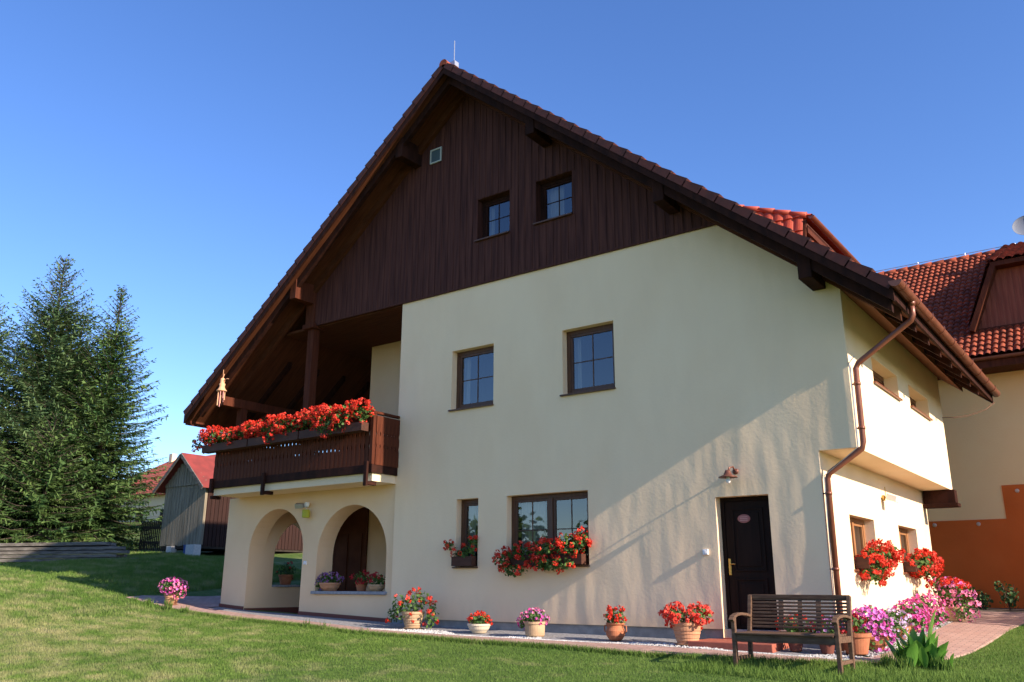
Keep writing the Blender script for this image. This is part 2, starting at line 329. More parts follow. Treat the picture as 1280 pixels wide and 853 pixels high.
outer_f = [(-13.9, -1.0), (-12, -1.15), (-8, -1.42), (-2, -1.72), (-.2, -1.6), (.5, -1.25), (1.05, -.8), (1.4, .2), (1.5, .9), (1.62, 4.2), (1.75, 6.2), (2.6, 8.2)]
inner_f = [(-13.9, -.35), (-12, -.5), (-8, -.95), (-2, -.98), (-.2, -.95), (.3, -.85), (.55, -.5), (.62, .2), (.62, .9), (.62, 4.2), (.62, 6.2), (.5, 8.2)]
def segs(A, k):
    out = []
    for a, b in zip(A[:-1], A[1:]):
        for i in range(k): out.append((a[0] + (b[0] - a[0]) * i / k, a[1] + (b[1] - a[1]) * i / k))
    return out + [A[-1]]
drape(pm, segs(outer_f, 8), segs(inner_f, 8), .022)
drape(pm, segs([(-13.9, -1.0), (-14.6, -.98), (-15.4, -.98), (-16.3, -.95)], 6), segs([(-13.9, 2.6), (-14.8, 2.2), (-15.4, .6), (-16.3, -.5)], 6), .022)
struct(build(pm, 'path', M['paver'], smooth=False))
gm = MB()
drape(gm, segs([(-13.9, -.35), (-12, -.5), (-8, -.95), (-2, -.98), (-.2, -.95), (.3, -.85), (.55, -.5)], 8), segs([(-13.9, .0), (-12, .05), (-8, .05), (-2, .05), (-.2, .05), (0, .05), (.0, .05)], 8), .012, skirt=False)
drape(gm, segs([(.62, -.3), (.62, 6.5)], 20), segs([(0, -.3), (0, 6.5)], 20), .010, skirt=False)
M['gravel_base'] = mat('gravel_bed', (.16, .16, .165), .95, (.30, .30, .31), 25, bump=.01, bscale=60)
struct(build(gm, 'gravel_bed', M['gravel_base']))
nb = MB(); drape(nb, segs([(-.5, 8.3), (4, 8.3)], 12), segs([(-.5, 10), (4, 10)], 12), .012, skirt=False)
struct(build(nb, 'planting_bed', mat('bed_soil', (.07, .05, .038), .95, (.16, .13, .10), 9, bump=.02, bscale=20)))
# white pebbles
def pebbles(n, fn, s0, s1):
    mb = MB(); oct_v = np.array([(1,0,0),(-1,0,0),(0,1,0),(0,-1,0),(0,0,1),(0,0,-1)], float); oct_f = np.array([(0,2,4),(2,1,4),(1,3,4),(3,0,4),(2,0,5),(1,2,5),(3,1,5),(0,3,5)])
    P = np.array([fn() for _ in range(n)]); S = rng.uniform(s0, s1, (n, 1, 3)) * np.array([1, 1, .6]); A = rng.uniform(0, 6.28, n)
    V = oct_v[None] * S; c, s_ = np.cos(A)[:, None], np.sin(A)[:, None]
    V = np.stack([V[..., 0] * c - V[..., 1] * s_, V[..., 0] * s_ + V[..., 1] * c, V[..., 2]], -1)
    z = tz(P[:, 0], P[:, 1]) + .02; V += np.stack([P[:, 0], P[:, 1], z], -1)[:, None]
    return mb.arr(V.reshape(-1, 3), (oct_f[None] + np.arange(n)[:, None, None] * 6).reshape(-1, 3))
def pf():
    if random.random() < .72:
        x = random.uniform(-8.0, .4); f = max(0, math.sin(x * 2.6 + 1 + math.sin(x * 1.3))) ; return (x, -.96 + (random.random() ** 1.2) * .42 * f + random.gauss(0, .01))
    return (random.uniform(.03, .6), random.uniform(-.6, 6.6))
pb = build(pebbles(4200, pf, .010, .024), 'white_pebbles', M['pebble']); pb['kind'] = 'stuff'

# ------------------------------------------------------------------ grass blades
def out_line(x): return np.interp(x, [-16.3, -15.4, -13.9, -12, -8, -2, -.2, .5, 1.05], [-.98, -.98, -1.0, -1.15, -1.42, -1.72, -1.6, -1.25, -.8])
def lawn_ok(x, y):
    ok = (y < out_line(x) + rng.normal(0, .025, x.shape)) | ((x > 1.05) & (x > np.interp(y, [-.8, .2, .9, 4.2, 6.2, 8.2], [1.05, 1.4, 1.5, 1.62, 1.75, 2.6]) + rng.normal(0, .02, x.shape)))
    ok |= (x < -16.35); ok &= ~((x < 1.05) & (y > -.8) & (x > -16.35)); return ok
def blades(n, xr, yr, h0, h1, wd, edge=False):
    x = rng.uniform(*xr, n); y = rng.uniform(*yr, n)
    if edge: y = out_line(x) - np.abs(rng.normal(0, .05, n)) + .01
    k = lawn_ok(x, y) if not edge else np.ones(n, bool); x, y = x[k], y[k]
    # keep what the lens and a step to the side can see
    d = np.stack([x - CAM[0], y - CAM[1]], -1); fw = np.array([-.594, .804]); rt = np.array([.804, .594])
    a = d @ rt / np.maximum(d @ fw, .1); k = (d @ fw > 5) & (a > -.78) & (a < .78); x, y = x[k], y[k]; n = len(x)
    z = tz(x, y) + np.sin(x * 1.7 + y * .6) * np.sin(y * 1.3 - x * .4) * .012 - .005
    h = rng.uniform(h0, h1, n); an = rng.uniform(0, 6.283, n); ln = rng.uniform(.1, .75, n) * h; la = rng.uniform(0, 6.283, n)
    dx, dy = np.cos(an) * wd, np.sin(an) * wd
    V = np.stack([np.stack([x - dx, y - dy, z], -1), np.stack([x + dx, y + dy, z], -1), np.stack([x + np.cos(la) * ln, y + np.sin(la) * ln, z + h], -1)], 1)
    return V.reshape(-1, 3)
Vs = [blades(230000, (-13, 5), (-9, -.6), .018, .042, .004), blades(150000, (-22, -6), (-8, 0), .025, .05, .006), blades(60000, (-30, -14), (-6, 6), .04, .09, .012),
      blades(40000, (-25, -14), (0, 6), .05, .12, .010), blades(50000, (1.05, 4), (-3, 8.2), .02, .045, .0045),
      blades(26000, (-13.9, 1.2), (0, 0), .03, .10, .005, edge=True), blades(9000, (-1.2, 2.2), (-2.7, -1.4), .04, .12, .005)]
V = np.concatenate(Vs); n3 = len(V) // 3; me = bpy.data.meshes.new('grass'); me.vertices.add(len(V)); me.vertices.foreach_set('co', V.ravel())
me.loops.add(n3 * 3); me.loops.foreach_set('vertex_index', np.arange(n3 * 3)); me.polygons.add(n3); me.polygons.foreach_set('loop_start', np.arange(n3) * 3)
me.update(calc_edges=True); me.materials.append(M['grass']); go = bpy.data.objects.new('grass', me); COL.objects.link(go); go['kind'] = 'stuff'

# ------------------------------------------------------------------ the house
RX, RZ, SL = -6.78, 11.49, .812
def zr(x): return RZ - SL * abs(x - RX)
LX, EX = -14.88, 1.42; YF, YB = -.8, 7.55
house = thing('house', 'large cream plastered house with dark timber gable, arched porch and flower balcony', 'house', (-6.8, 3.4, 0))
def wall_grid(mb, fn, u0, u1, v0, v1, ops, t, hole_skip=()):
    us = sorted(set([u0, u1] + [o[0] for o in ops] + [o[1] for o in ops] + [h[0] for h in hole_skip] + [h[1] for h in hole_skip])); vs = sorted(set([v0, v1] + [o[2] for o in ops] + [o[3] for o in ops] + [h[2] for h in hole_skip] + [h[3] for h in hole_skip]))
    for i in range(len(us) - 1):
        for j in range(len(vs) - 1):
            cu = (us[i] + us[i + 1]) / 2; cv = (vs[j] + vs[j + 1]) / 2
            if any(o[0] < cu < o[1] and o[2] < cv < o[3] for o in list(ops) + list(hole_skip)): continue
            mb.quad(fn(us[i], 0, vs[j]), fn(us[i + 1], 0, vs[j]), fn(us[i + 1], 0, vs[j + 1]), fn(us[i], 0, vs[j + 1]))
            mb.quad(fn(us[i], t, vs[j + 1]), fn(us[i + 1], t, vs[j + 1]), fn(us[i + 1], t, vs[j]), fn(us[i], t, vs[j]))
    for (a, b, c, d) in ops:
        for (p, q) in (((a, c), (a, d)), ((a, d), (b, d)), ((b, d), (b, c)), ((b, c), (a, c))):
            mb.quad(fn(p[0], 0, p[1]), fn(q[0], 0, q[1]), fn(q[0], t, q[1]), fn(p[0], t, p[1]))
fF = lambda u, d, v: (u, d, v)
fR0 = lambda u, d, v: (0 - d, u, v)
fR1 = lambda u, d, v: (.54 - d, u, v)
W1 = (-4.42, -3.345, 4.16, 5.37); W2 = (-7.05, -6.0, 4.19, 5.39); W3 = (-6.86, -6.33, 1.20, 2.44); W4 = (-5.67, -3.94, 1.20, 2.44); DO = (-1.64, -.80, .13, 2.19)
G1 = (-6.43, -5.61, 7.62, 8.53); G2 = (-4.97, -4.13, 7.62, 8.51)
roofclip = [((RX, 0, RZ - .225), (SL, 0, 1)), ((RX, 0, RZ - .225), (-SL, 0, 1))]
mb = MB(); wall_grid(mb, fF, -8.48, .54, .25, 6.72, [W1, W2, W3, W4], .35, [(0, .54, .25, 2.77), (DO[0], DO[1], .25, DO[3])])
mb.quad((-8.48, 0, .25), (-8.48, .35, .25), (-8.48, .35, 6.72), (-8.48, 0, 6.72))
for (p, q) in (((DO[0], .13), (DO[0], DO[3])), ((DO[0], DO[3]), (DO[1], DO[3])), ((DO[1], DO[3]), (DO[1], .13))):
    mb.quad((p[0], 0, p[1]), (q[0], 0, q[1]), (q[0], .35, q[1]), (p[0], .35, p[1]))
build(mb, 'front_wall', M['plaster'], house, clip=roofclip)
mb = MB()
RW1 = (1.42, 3.10, 4.0, 4.42); RW2 = (3.94, 5.57, 4.03, 4.43)
wall_grid(mb, fR1, 0, 6.9, 2.77, 5.2, [RW1, RW2], .3); mb.quad((0, 0, 2.77), (0, 6.9, 2.77), (.54, 6.9, 2.77), (.54, 0, 2.77))
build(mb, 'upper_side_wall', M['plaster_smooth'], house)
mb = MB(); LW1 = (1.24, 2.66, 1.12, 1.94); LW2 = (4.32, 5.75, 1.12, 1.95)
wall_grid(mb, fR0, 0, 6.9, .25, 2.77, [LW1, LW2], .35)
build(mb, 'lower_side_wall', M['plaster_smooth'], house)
mb = MB(); mb.box(-13.6, -.005, 6.902, 7.0, -.3, 2.77); mb.box(-13.6, .53, 6.902, 7.0, 2.775, 5.2)
mb.add([(-13.6, 6.95, 5.2), (.53, 6.95, 5.2), (RX, 6.95, 10.9)], [(0, 1, 2)])
build(mb, 'rear_wall', M['plaster_smooth'], house)
mb = MB(); mb.box(-8.45, -.03, .03, .3, -.6, .25); mb.box(-.3, -.03, .3, 6.85, -.6, .25); build(mb, 'plinth', M['plinth'], house)
# loggia back wall and the side wall of the house behind the balcony
mb = MB(); mb.box(-11.42, -8.48, 2.0, 2.2, 3.1, 6.64); mb.box(-11.42, -11.22, 2.2, 6.9, 3.1, 6.64); mb.box(-8.70, -8.485, .35, 2.0, 3.1, 6.64)
build(mb, 'balcony_wall', M['plaster_porch'], house)
mb = MB(); mb.box(-12.4, -8.45, .04, 6.9, 6.64, 6.70); build(mb, 'balcony_ceiling', M['wood_soffit'], house)
# interior floors so that no daylight leaks through
mb = MB(); mb.box(-8.4, -.1, .4, 6.8, 2.9, 3.0); mb.box(-8.4, .2, .4, 6.8, 5.6, 5.7); mb.box(-8.4, -8.3, .4, 6.8, 0, 5.6); build(mb, 'floor_slab', M['room'], house)
# cladding
mb = MB(); wall_grid(mb, lambda u, d, v: (u, -.03 + d, v), -11.3, 2, 6.70, 11.2, [G1, G2], .30)
x = -11.30; k = 0
while x < -.5:
    a, b = x, x + .095
    spans = [(6.70, 11.2)]
    for g_ in (G1, G2):
        if a < g_[1] and b > g_[0]:
            if a >= g_[0] - .02 and b <= g_[1] + .02 or True: spans = [(6.70, g_[2] - .03), (g_[3] + .01, 11.2)]
    if not any(abs(a - g_[0]) < .02 for g_ in (G1, G2)):
        for s0, s1 in spans: mb.box(a, b, -.039, -.032, s0, s1)
    x += .166
mb.box(-11.3, -1.2, -.045, 0, 6.665, 6.70)
build(mb, 'gable_cladding', M['cladding'], house, clip=roofclip)
# windows -----------------------------------------------------------
def window(fn, op, depth, fmat, muntins=(1, 1), sill=True, curtain=None, fw=.075, sashes=1, sillmat=None, sill_out=.05, room=True, name='window'):
    a, b, c, d = op; f = MB(); t = .06
    def bx(m_, u0, u1, d0, d1, v0, v1):
        P = [fn(u, dd, v) for v in (v0, v1) for (u, dd) in ((u0, d0), (u1, d0), (u1, d1), (u0, d1))]
        m_.add(P, [(0,3,2,1),(4,5,6,7),(0,1,5,4),(1,2,6,5),(2,3,7,6),(3,0,4,7)])
    D0, D1 = depth, depth + t
    bx(f, a, b, D0, D1, d - fw, d); bx(f, a, b, D0, D1, c, c + fw); bx(f, a, a + fw, D0, D1, c + fw, d - fw); bx(f, b - fw, b, D0, D1, c + fw, d - fw)
    sw = (b - a - 2 * fw) / sashes; panes = []
    for s in range(sashes):
        x0 = a + fw + s * sw; x1 = x0 + sw
        if sashes > 1 and s > 0: bx(f, x0 - .045, x0 + .045, D0 - .012, D1 - .002, c + fw, d - fw)
        q = .045; e0 = x0 + (.045 if s > 0 else 0); e1 = x1 - (.045 if s < sashes - 1 else 0)
        z0, z1 = c + fw, d - fw
        bx(f, e0, e1, D0 + .012, D1 - .004, z1 - q, z1); bx(f, e0, e1, D0 + .012, D1 - .004, z0, z0 + q); bx(f, e0, e0 + q, D0 + .012, D1 - .004, z0 + q, z1 - q); bx(f, e1 - q, e1, D0 + .012, D1 - .004, z0 + q, z1 - q)
        p0, p1, r0, r1 = e0 + q, e1 - q, z0 + q, z1 - q
        for i in range(1, muntins[0] + 1): u = p0 + (p1 - p0) * i / (muntins[0] + 1); bx(f, u - .009, u + .009, D0 + .026, D1 - .016, r0, r1)
        for i in range(1, muntins[1] + 1): v = r0 + (r1 - r0) * i / (muntins[1] + 1); bx(f, p0, p1, D0 + .027, D1 - .017, v - .009, v + .009)
        panes.append((p0, p1, r0, r1))
    wo = build(f, name, fmat, house, bevel=.004, recalc=True)
    for (p0, p1, r0, r1) in panes:
        g_ = MB(); g_.quad(fn(p0, D0 + .037, r0), fn(p1, D0 + .037, r0), fn(p1, D0 + .037, r1), fn(p0, D0 + .037, r1)); build(g_, 'pane', M['glass'], wo)
    if sill:
        s = MB(); bx(s, a - .04, b + .01, -sill_out, depth, c - .028, c - .002); build(s, 'sill', sillmat or M['frame'], wo)
    if room:
        r = MB(); Z = depth + t + .9; A_, B_, C_, D_ = a - .1, b + .1, c - .1, d + .1; k0 = D1 + .30
        for (p, q) in (((A_, C_), (A_, D_)), ((A_, D_), (B_, D_)), ((B_, D_), (B_, C_)), ((B_, C_), (A_, C_))): r.quad(fn(p[0], k0, p[1]), fn(q[0], k0, q[1]), fn(q[0], Z, q[1]), fn(p[0], Z, p[1]))
        r.quad(fn(A_, Z, C_), fn(B_, Z, C_), fn(B_, Z, D_), fn(A_, Z, D_)); build(r, 'room_lining', M['room'], wo)
    for (u0, u1) in (curtain or []):
        cm = MB(); N = max(6, int((u1 - u0) / .015)); vs = []
        for i in range(N + 1): u = u0 + (u1 - u0) * i / N; dd = D1 + .10 + .025 * math.sin(i * .9); vs += [fn(u, dd, c + .03), fn(u, dd, d - .03)]
        cm.add(vs, [(2 * i, 2 * i + 2, 2 * i + 3, 2 * i + 1) for i in range(N)]); build(cm, 'curtain', M['curtain'], wo, smooth=True)
    return wo
window(fF, W1, .15, M['frame'], curtain=[(-4.35, -4.22)])
window(fF, W2, .15, M['frame'], curtain=[(-6.98, -6.84)])
window(fF, W3, .15, M['frame'], muntins=(0, 0), curtain=[(-6.8, -6.62)])
window(fF, W4, .15, M['frame'], sashes=2, curtain=[(-5.55, -5.02)])
fG = lambda u, d, v: (u, -.03 + d, v)
wg = [window(fG, G1, .16, M['wood_dark'], curtain=[(-6.36, -6.24)], sill_out=.06), window(fG, G2, .16, M['wood_dark'], curtain=[(-4.9, -4.5)], sill_out=.06)]
window(fR1, RW1, .22, M['frame'], muntins=(1, 0), sillmat=M['copper'])
window(fR1, RW2, .22, M['frame'], muntins=(1, 0), sillmat=M['copper'])
window(fR0, LW1, .16, M['frame_light'], muntins=(0, 0), sashes=2, curtain=[(1.3, 2.6)], sillmat=M['copper'])
window(fR0, LW2, .16, M['frame_light'], muntins=(0, 0), sashes=2, curtain=[(4.4, 5.7)], sillmat=M['copper'])
# vent
mb = MB(); mb.box(-7.75, -7.45, -.058, -.05, 9.74, 10.06); vf = MB()
for (a, b, c, d) in ((-7.76, -7.44, 9.73, 9.76), (-7.76, -7.44, 10.04, 10.07), (-7.76, -7.73, 9.76, 10.04), (-7.47, -7.44, 9.76, 10.04)): vf.box(a, b, -.075, -.05, c, d)
v = build(vf, 'vent_grille', mat('vent_frame', (.42, .43, .38), .6), house); build(mb, 'vent_panel', mat('vent_dark', (.06, .09, .10), .6), v)
# door
mb = MB(); a, b, c, d = DO
mb.box(a, a + .06, .17, .24, c, d); mb.box(b - .06, b, .17, .24, c, d); mb.box(a + .06, b - .06, .17, .24, d - .06, d); mb.box(a + .063, b - .063, .19, .235, c + .02, d - .063)
dr = build(mb, 'door', M['door'], house, bevel=.004)
pn = MB()
for (z0, z1) in ((.26, .98), (1.08, 2.02)):
    x0, x1 = a + .17, b - .17
    for (p, q, r, s) in ((x0, x1, z0, z0 + .03), (x0, x1, z1 - .03, z1), (x0, x0 + .03, z0 + .03, z1 - .03), (x1 - .03, x1, z0 + .03, z1 - .03)): pn.box(p, q, .172, .19, r, s)
    pn.box(x0 + .07, x1 - .07, .178, .19, z0 + .07, z1 - .07)
build(pn, 'door_panel', M['door'], dr, bevel=.006)
hd = MB(); hd.box(a + .075, a + .115, .178, .19, 1.03, 1.27); hd.tube([(a + .095, .185, 1.19), (a + .095, .14, 1.19), (a + .20, .135, 1.19)], .009, 8); build(hd, 'door_handle', M['brass'], dr, bevel=.002)
# oval plaque on the door with worn lines of lettering
pq = MB(); Mx = Matrix.Rotation(math.radians(90), 4, 'X') @ Matrix.Diagonal((.10, .065, 1, 1)); pq.lathe([(1, 0), (1, .008), (.9, .012)], (-1.27, .177, 1.86), 28, Mx); po = build(pq, 'door_plaque', M['plaque'], dr, recalc=True)
pl = MB()
for z_ in (1.885, 1.86, 1.835): pl.box(-1.33, -1.21, .161, .165, z_ - .004, z_ + .004)
build(pl, 'plaque_mark', M['plaque_line'], dr)
mb = MB(); mb.box(a, b, -.02, .36, c - .02, c); build(mb, 'threshold', M['step'], house)
# step (a stone block resting on the ground against the house)
mb = MB(); mb.box(-1.86, -.62, -.78, -.003, -.2, .115); st = tag(center_origin(build(mb, 'door_step', M['step'], bevel=.012)), 'low red brown doorstep in front of the dark entrance door', 'step')

# roof ------------------------------------------------------------------
def tile_field(mb, P0, ud, vd, nrm, U, Vl, hump=.19, row=.345, spt=6, rise=.058, lift=.045):
    P0, ud, vd, nrm = map(lambda a_: np.array(a_, float), (P0, ud, vd, nrm)); nu = int(round(U / hump)) * spt + 1; nv = max(1, int(round(Vl / row)))
    us = np.linspace(0, U, nu); prof = np.abs(np.sin(np.pi * us / hump)) ** .8 * rise; rl = Vl / nv
    rows = []
    for r in range(nv):
        for (vv, h) in ((r * rl, lift), ((r + 1) * rl, 0.0)):
            j = rng.normal(0, .0015, nu); rows.append(P0 + us[:, None] * ud + vv * vd + (prof + h + j)[:, None] * nrm)
    V = np.concatenate(rows); nr = len(rows); I = np.arange(nr * nu).reshape(nr, nu)
    F = np.stack([I[:-1, :-1], I[:-1, 1:], I[1:, 1:], I[1:, :-1]], -1).reshape(-1, 4); mb.arr(V, F)
cosr = 1 / math.sqrt(1 + SL * SL); sinr = SL * cosr
LR = (EX - RX) / cosr; LL = (RX - LX) / cosr
mb = MB()
tile_field(mb, (EX, YF, zr(EX) - .055), (0, 1, 0), (-cosr, 0, sinr), (sinr, 0, cosr), YB - YF, LR)
tile_field(mb, (LX, YB, zr(LX) - .055), (0, -1, 0), (cosr, 0, sinr), (-sinr, 0, cosr), YB - YF, LL)
# verge tiles: stepped edge at front
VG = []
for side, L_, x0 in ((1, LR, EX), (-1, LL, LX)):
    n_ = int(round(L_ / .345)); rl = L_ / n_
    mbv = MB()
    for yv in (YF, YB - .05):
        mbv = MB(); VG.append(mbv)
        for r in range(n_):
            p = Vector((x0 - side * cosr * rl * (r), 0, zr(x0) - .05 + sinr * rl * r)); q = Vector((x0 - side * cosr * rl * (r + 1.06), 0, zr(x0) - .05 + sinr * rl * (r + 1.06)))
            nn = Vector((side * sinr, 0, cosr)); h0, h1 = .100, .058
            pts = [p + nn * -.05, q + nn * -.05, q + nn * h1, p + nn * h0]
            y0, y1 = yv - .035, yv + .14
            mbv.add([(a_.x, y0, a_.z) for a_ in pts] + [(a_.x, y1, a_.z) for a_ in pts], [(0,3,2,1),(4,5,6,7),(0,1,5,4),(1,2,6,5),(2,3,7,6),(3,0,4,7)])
roof = build(mb, 'roof', M['tile'], house, recalc=False)
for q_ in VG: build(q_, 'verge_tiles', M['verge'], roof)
mb = MB(); nrd = 24
for r in range(nrd):   # ridge tiles
    y0 = YF - .04 + r * (YB - YF + .06) / nrd; y1 = y0 + (YB - YF) / nrd * 1.12; n = 10; vs = []
    for (yy, rr) in ((y0, .105), (y1, .09)):
        for k in range(n + 1): an = math.pi * (k / n * 1.3 - .15); vs.append((RX + math.cos(an) * rr, yy, RZ - .03 + math.sin(an) * rr))
    mb.add(vs, [(k, k + 1, k + n + 2, k + n + 1) for k in range(n)])
    mb.add([(RX, y0, RZ - .05)] + vs[:n + 1], [(0, k + 2, k + 1) for k in range(n)])
build(mb, 'ridge_tiles', M['tile'], roof)
# roof deck: boards under the tiles
def slab(mb, x0, x1, y0, y1, zt, zb):   # between zr-zt and zr-zb
    P = [(x0, zr(x0) - zt), (x1, zr(x1) - zt), (x1, zr(x1) - zb), (x0, zr(x0) - zb)]
    mb.prism(P, lambda a_, b_, t_: (a_, t_, b_), y0, y1)
mb = MB(); slab(mb, RX, EX - .02, YF + .03, YB - .03, .06, .21); slab(mb, LX + .02, RX, YF + .03, YB - .03, .06, .21); build(mb, 'soffit', M['wood_soffit'], house, recalc=True)
mb = MB(); 
for (a_, b_, c_, d_) in ((RX, EX + .02, YF - .02, YF + .028), (LX - .02, RX, YF - .02, YF + .028), (RX, EX + .02, YB - .028, YB + .02), (LX - .02, RX, YB - .028, YB + .02)):
    mb = MB(); slab(mb, a_, b_, c_, d_, .05, .25); build(mb, 'barge_board', M['wood_dark'], house, recalc=True)
for (x0, x1) in ((RX, EX - .06), (LX + .35, RX)):
    for yy in (YF + .16, -.14):
        mb = MB(); slab(mb, x0, x1, yy, yy + .10, .212, .40); build(mb, 'verge_rafter', M['wood_dark'] if yy < -.5 else M['wood_soffit'], house, recalc=True)
for xp in (-8.15, -4.68, -2.05, .24, -11.35):   # purlins
    s = 1 if xp > RX else -1; zb = zr(xp + s * .1) - .51; mb = MB(); mb.box(xp - .10, xp + .10, -.655, .3, zb, zr(xp) - .135)
    build(mb, 'purlin', M['wood_dark'] if xp != -11.35 else M['wood_red'], house, bevel=.01)
# eave fascia and rafters under right eave
mb = MB(); mb.box(EX - .03, EX + .01, YF + .03, YB, zr(EX) - .22, zr(EX) - .07); build(mb, 'fascia', M['wood_dark'], house)
mb = MB(); mb.box(LX - .01, LX + .03, YF + .03, YB, zr(LX) - .30, zr(LX) - .07); build(mb, 'fascia', M['wood_red'], house)
for y_ in np.arange(.7, 7, .9):
    for (a_, b_) in ((.95, EX - .05), (LX + .05, -13.0)): mb = MB(); slab(mb, a_, b_, y_, y_ + .1, .212, .35); build(mb, 'rafter_tail', M['wood_dark'], house, recalc=True)
# boarded soffit strip running along the right eave
mb = MB(); mb.prism([(.545, zr(.545) - .40), (.98, zr(.98) - .40), (.98, zr(.98) - .22), (.545, zr(.545) - .22)], lambda a_, b_, t_: (a_, t_, b_), .02, 7.0)
build(mb, 'eave_boarding', mat('orange_brown_boards', (.16, .06, .03), .7, (.20, .08, .04), 3, (6, .6, 6)), house, recalc=True)
# gutter
def halfpipe(mb, x, z, y0, y1, r, th=.006, n=12):
    vs = []
    for yy in (y0, y1):
        for rr in (r, r - th):
            for k in range(n + 1): an = math.pi + math.pi * k / n; vs.append((x + rr * math.cos(an), yy, z + rr * math.sin(an)))
    N = n + 1; fs = []
    for k in range(n): fs += [(k, k + 1, 2 * N + k + 1, 2 * N + k), (N + k + 1, N + k, 3 * N + k, 3 * N + k + 1)]
    fs += [(0, 2 * N, 3 * N, N), (n, N + n, 3 * N + n, 2 * N + n)] + [tuple(range(N)), tuple(2 * N + k for k in range(N))[::-1]]
    mb.add(vs, fs)
gxx, gzz = 1.50, zr(EX) - .02
mb = MB(); halfpipe(mb, gxx, gzz, -.95, YB + .12, .085)
for y_ in np.arange(-.7, 7.6, .85): mb.tube([(gxx + .09 * math.cos(a_), y_, gzz + .09 * math.sin(a_)) for a_ in np.linspace(math.pi * .9, 2.1 * math.pi, 9)], .008, 5)
gut = build(mb, 'gutter', M['copper'], house, smooth=False)
mb = MB(); mb.tube([(gxx, -.05, gzz - .07), (gxx, -.05, gzz - .26), (gxx - .03, -.05, gzz - .33), (.66, .10, 4.01), (.62, .09, 3.93), (.62, .06, 2.85), (.60, .06, 2.76), (.12, .03, 2.44), (.08, .03, 2.36), (.08, .0, -.05)], .042, 14)
mb.tube([(gxx, -.05, gzz - .05), (gxx, -.05, gzz - .13)], [.06, .048], 14)
for (x_, y_, z_) in ((.62, .08, 3.7), (.62, .065, 3.05), (.08, .02, 2.15), (.08, .01, 1.1)): mb.tube([(x_, y_, z_ - .02), (x_, y_, z_ + .02)], .05, 14); mb.bar((x_, y_, z_), (x_ - .08, y_, z_), .02, .02)
build(mb, 'downpipe', M['copper'], house, smooth=True)
mb = MB(); mb.tube([(.64, -.0, 4.1), (.56, -.012, 4.0), (.56, -.012, 2.77), (.05, -.012, 2.4), (.02, -.012, -.0)], .007, 6); build(mb, 'earthing_wire', M['metal_grey'], house); mb = MB(); mb.tube([(RX + .12, -.62, RZ - .05), (RX + .12, -.62, RZ + .6)], .010, 6); mb.box(RX + .05, RX + .19, -.68, -.55, RZ - .04, RZ + .07)
build(mb, 'lightning_rod', M['metal_grey'], house)
# dormer on the right slope
dorm = MB(); T = np.array([-.77, 3.0, 7.75]); p = .398; Bq = np.array([-.77, 2.25, zr(-.77)]); Q = np.array([-4.0, 3.0, zr(-4.0)]); YD = 6.2
def side_tiles(A, B_, C_, rows=5):   # hip face: B (base front), A (top front), C (top back): clipped tile field
    pass
mbt = MB()
Bq = np.array([-.77, 2.66, zr(-.77)]); Q = np.array([-4.0, 3.0, 7.75 + .398 * 3.23])
n_ = np.cross(Bq - T, Q - T); n_ /= np.linalg.norm(n_); n_ = n_ if n_[1] < 0 else -n_
hz = np.cross(n_, [0, 0, 1.]); hz /= np.linalg.norm(hz); hz = hz if hz[0] > 0 else -hz; vd = np.cross(n_, hz); vd = vd if vd[2] > 0 else -vd
O_ = T - hz * 3.6 - vd * 1.7
tile_field(mbt, O_, hz, vd, n_, 3.8, 3.4, row=.34, rise=.03, lift=.03)
hip_d = (T - Q) / np.linalg.norm(T - Q); cn1 = np.cross(hip_d, n_); cn1 = cn1 if cn1 @ (Bq - T) < 0 else -cn1
fr_d = (T - Bq); cn2 = np.cross(fr_d, n_); cn2 = cn2 / np.linalg.norm(cn2); cn2 = cn2 if cn2 @ (Q - T) < 0 else -cn2
dr_ = build(mbt, 'dormer', M['tile_bright'], house, clip=[(T, cn1), (T, cn2)])
mb = MB(); tile_field(mb, (T[0] + .12, 3.0, T[2] - .12 * p + .02), (0, 1, 0), np.array([-1, 0, p]) / math.hypot(1, p), np.array([p, 0, 1]) / math.hypot(1, p), YD - 3.0, 3.5)
build(mb, 'dormer_roof', M['tile_bright'], dr_)
mb = MB()   # hip cap tiles
for i in range(10):
    a_ = T + (Q - T) * (i / 10.5) + np.array([0.06, 0, .03]); b_ = T + (Q - T) * ((i + 1.15) / 10.5) + np.array([.06, 0, .015]); mb.tube([a_, b_], [.065, .052], 8)
build(mb, 'hip_tiles', M['tile_bright'], dr_, smooth=True)
mb = MB(); mb.prism([(2.72, zr(-.77)), (YD, zr(-.77)), (YD, T[2] - .06), (3.03, T[2] - .06)], lambda a_, b_, t_: (t_, a_, b_), -.83, -.79); mb.prism([(T[0], T[2] - .05), (T[0], zr(-.77) - .3), (-3.9, zr(-3.9) - .2)], lambda a_, b_, t_: (a_, t_, b_), 3.1, YD)
build(mb, 'dormer_wall', M['cladding'], dr_, recalc=True)
mb = MB(); mb.bar(T + np.array([.0, .02, -.06]), Bq + np.array([.0, .02, .0]), .05, .10, (1, 0, 0)); build(mb, 'dormer_board', M['wood_red'], dr_)
mb = MB(); halfpipe(mb, T[0] + .17, T[2] - .03, 2.93, YD, .06); build(mb, 'dormer_gutter', M['copper'], dr_)
mb = MB(); mb.bar((T[0] + .06, 2.95, T[2] - .30), (T[0] + .06, YD, T[2] - .30), .05, .12); build(mb, 'dormer_fascia', M['wood_red'], dr_)
# beam end under the overhang at its rear
mb = MB(); mb.box(.0, .66, 6.62, 6.92, 2.42, 2.50); mb.box(.03, .62, 6.66, 6.90, 2.50, 2.765); build(mb, 'overhang_bracket', M['wood_dark'], house, bevel=.01)

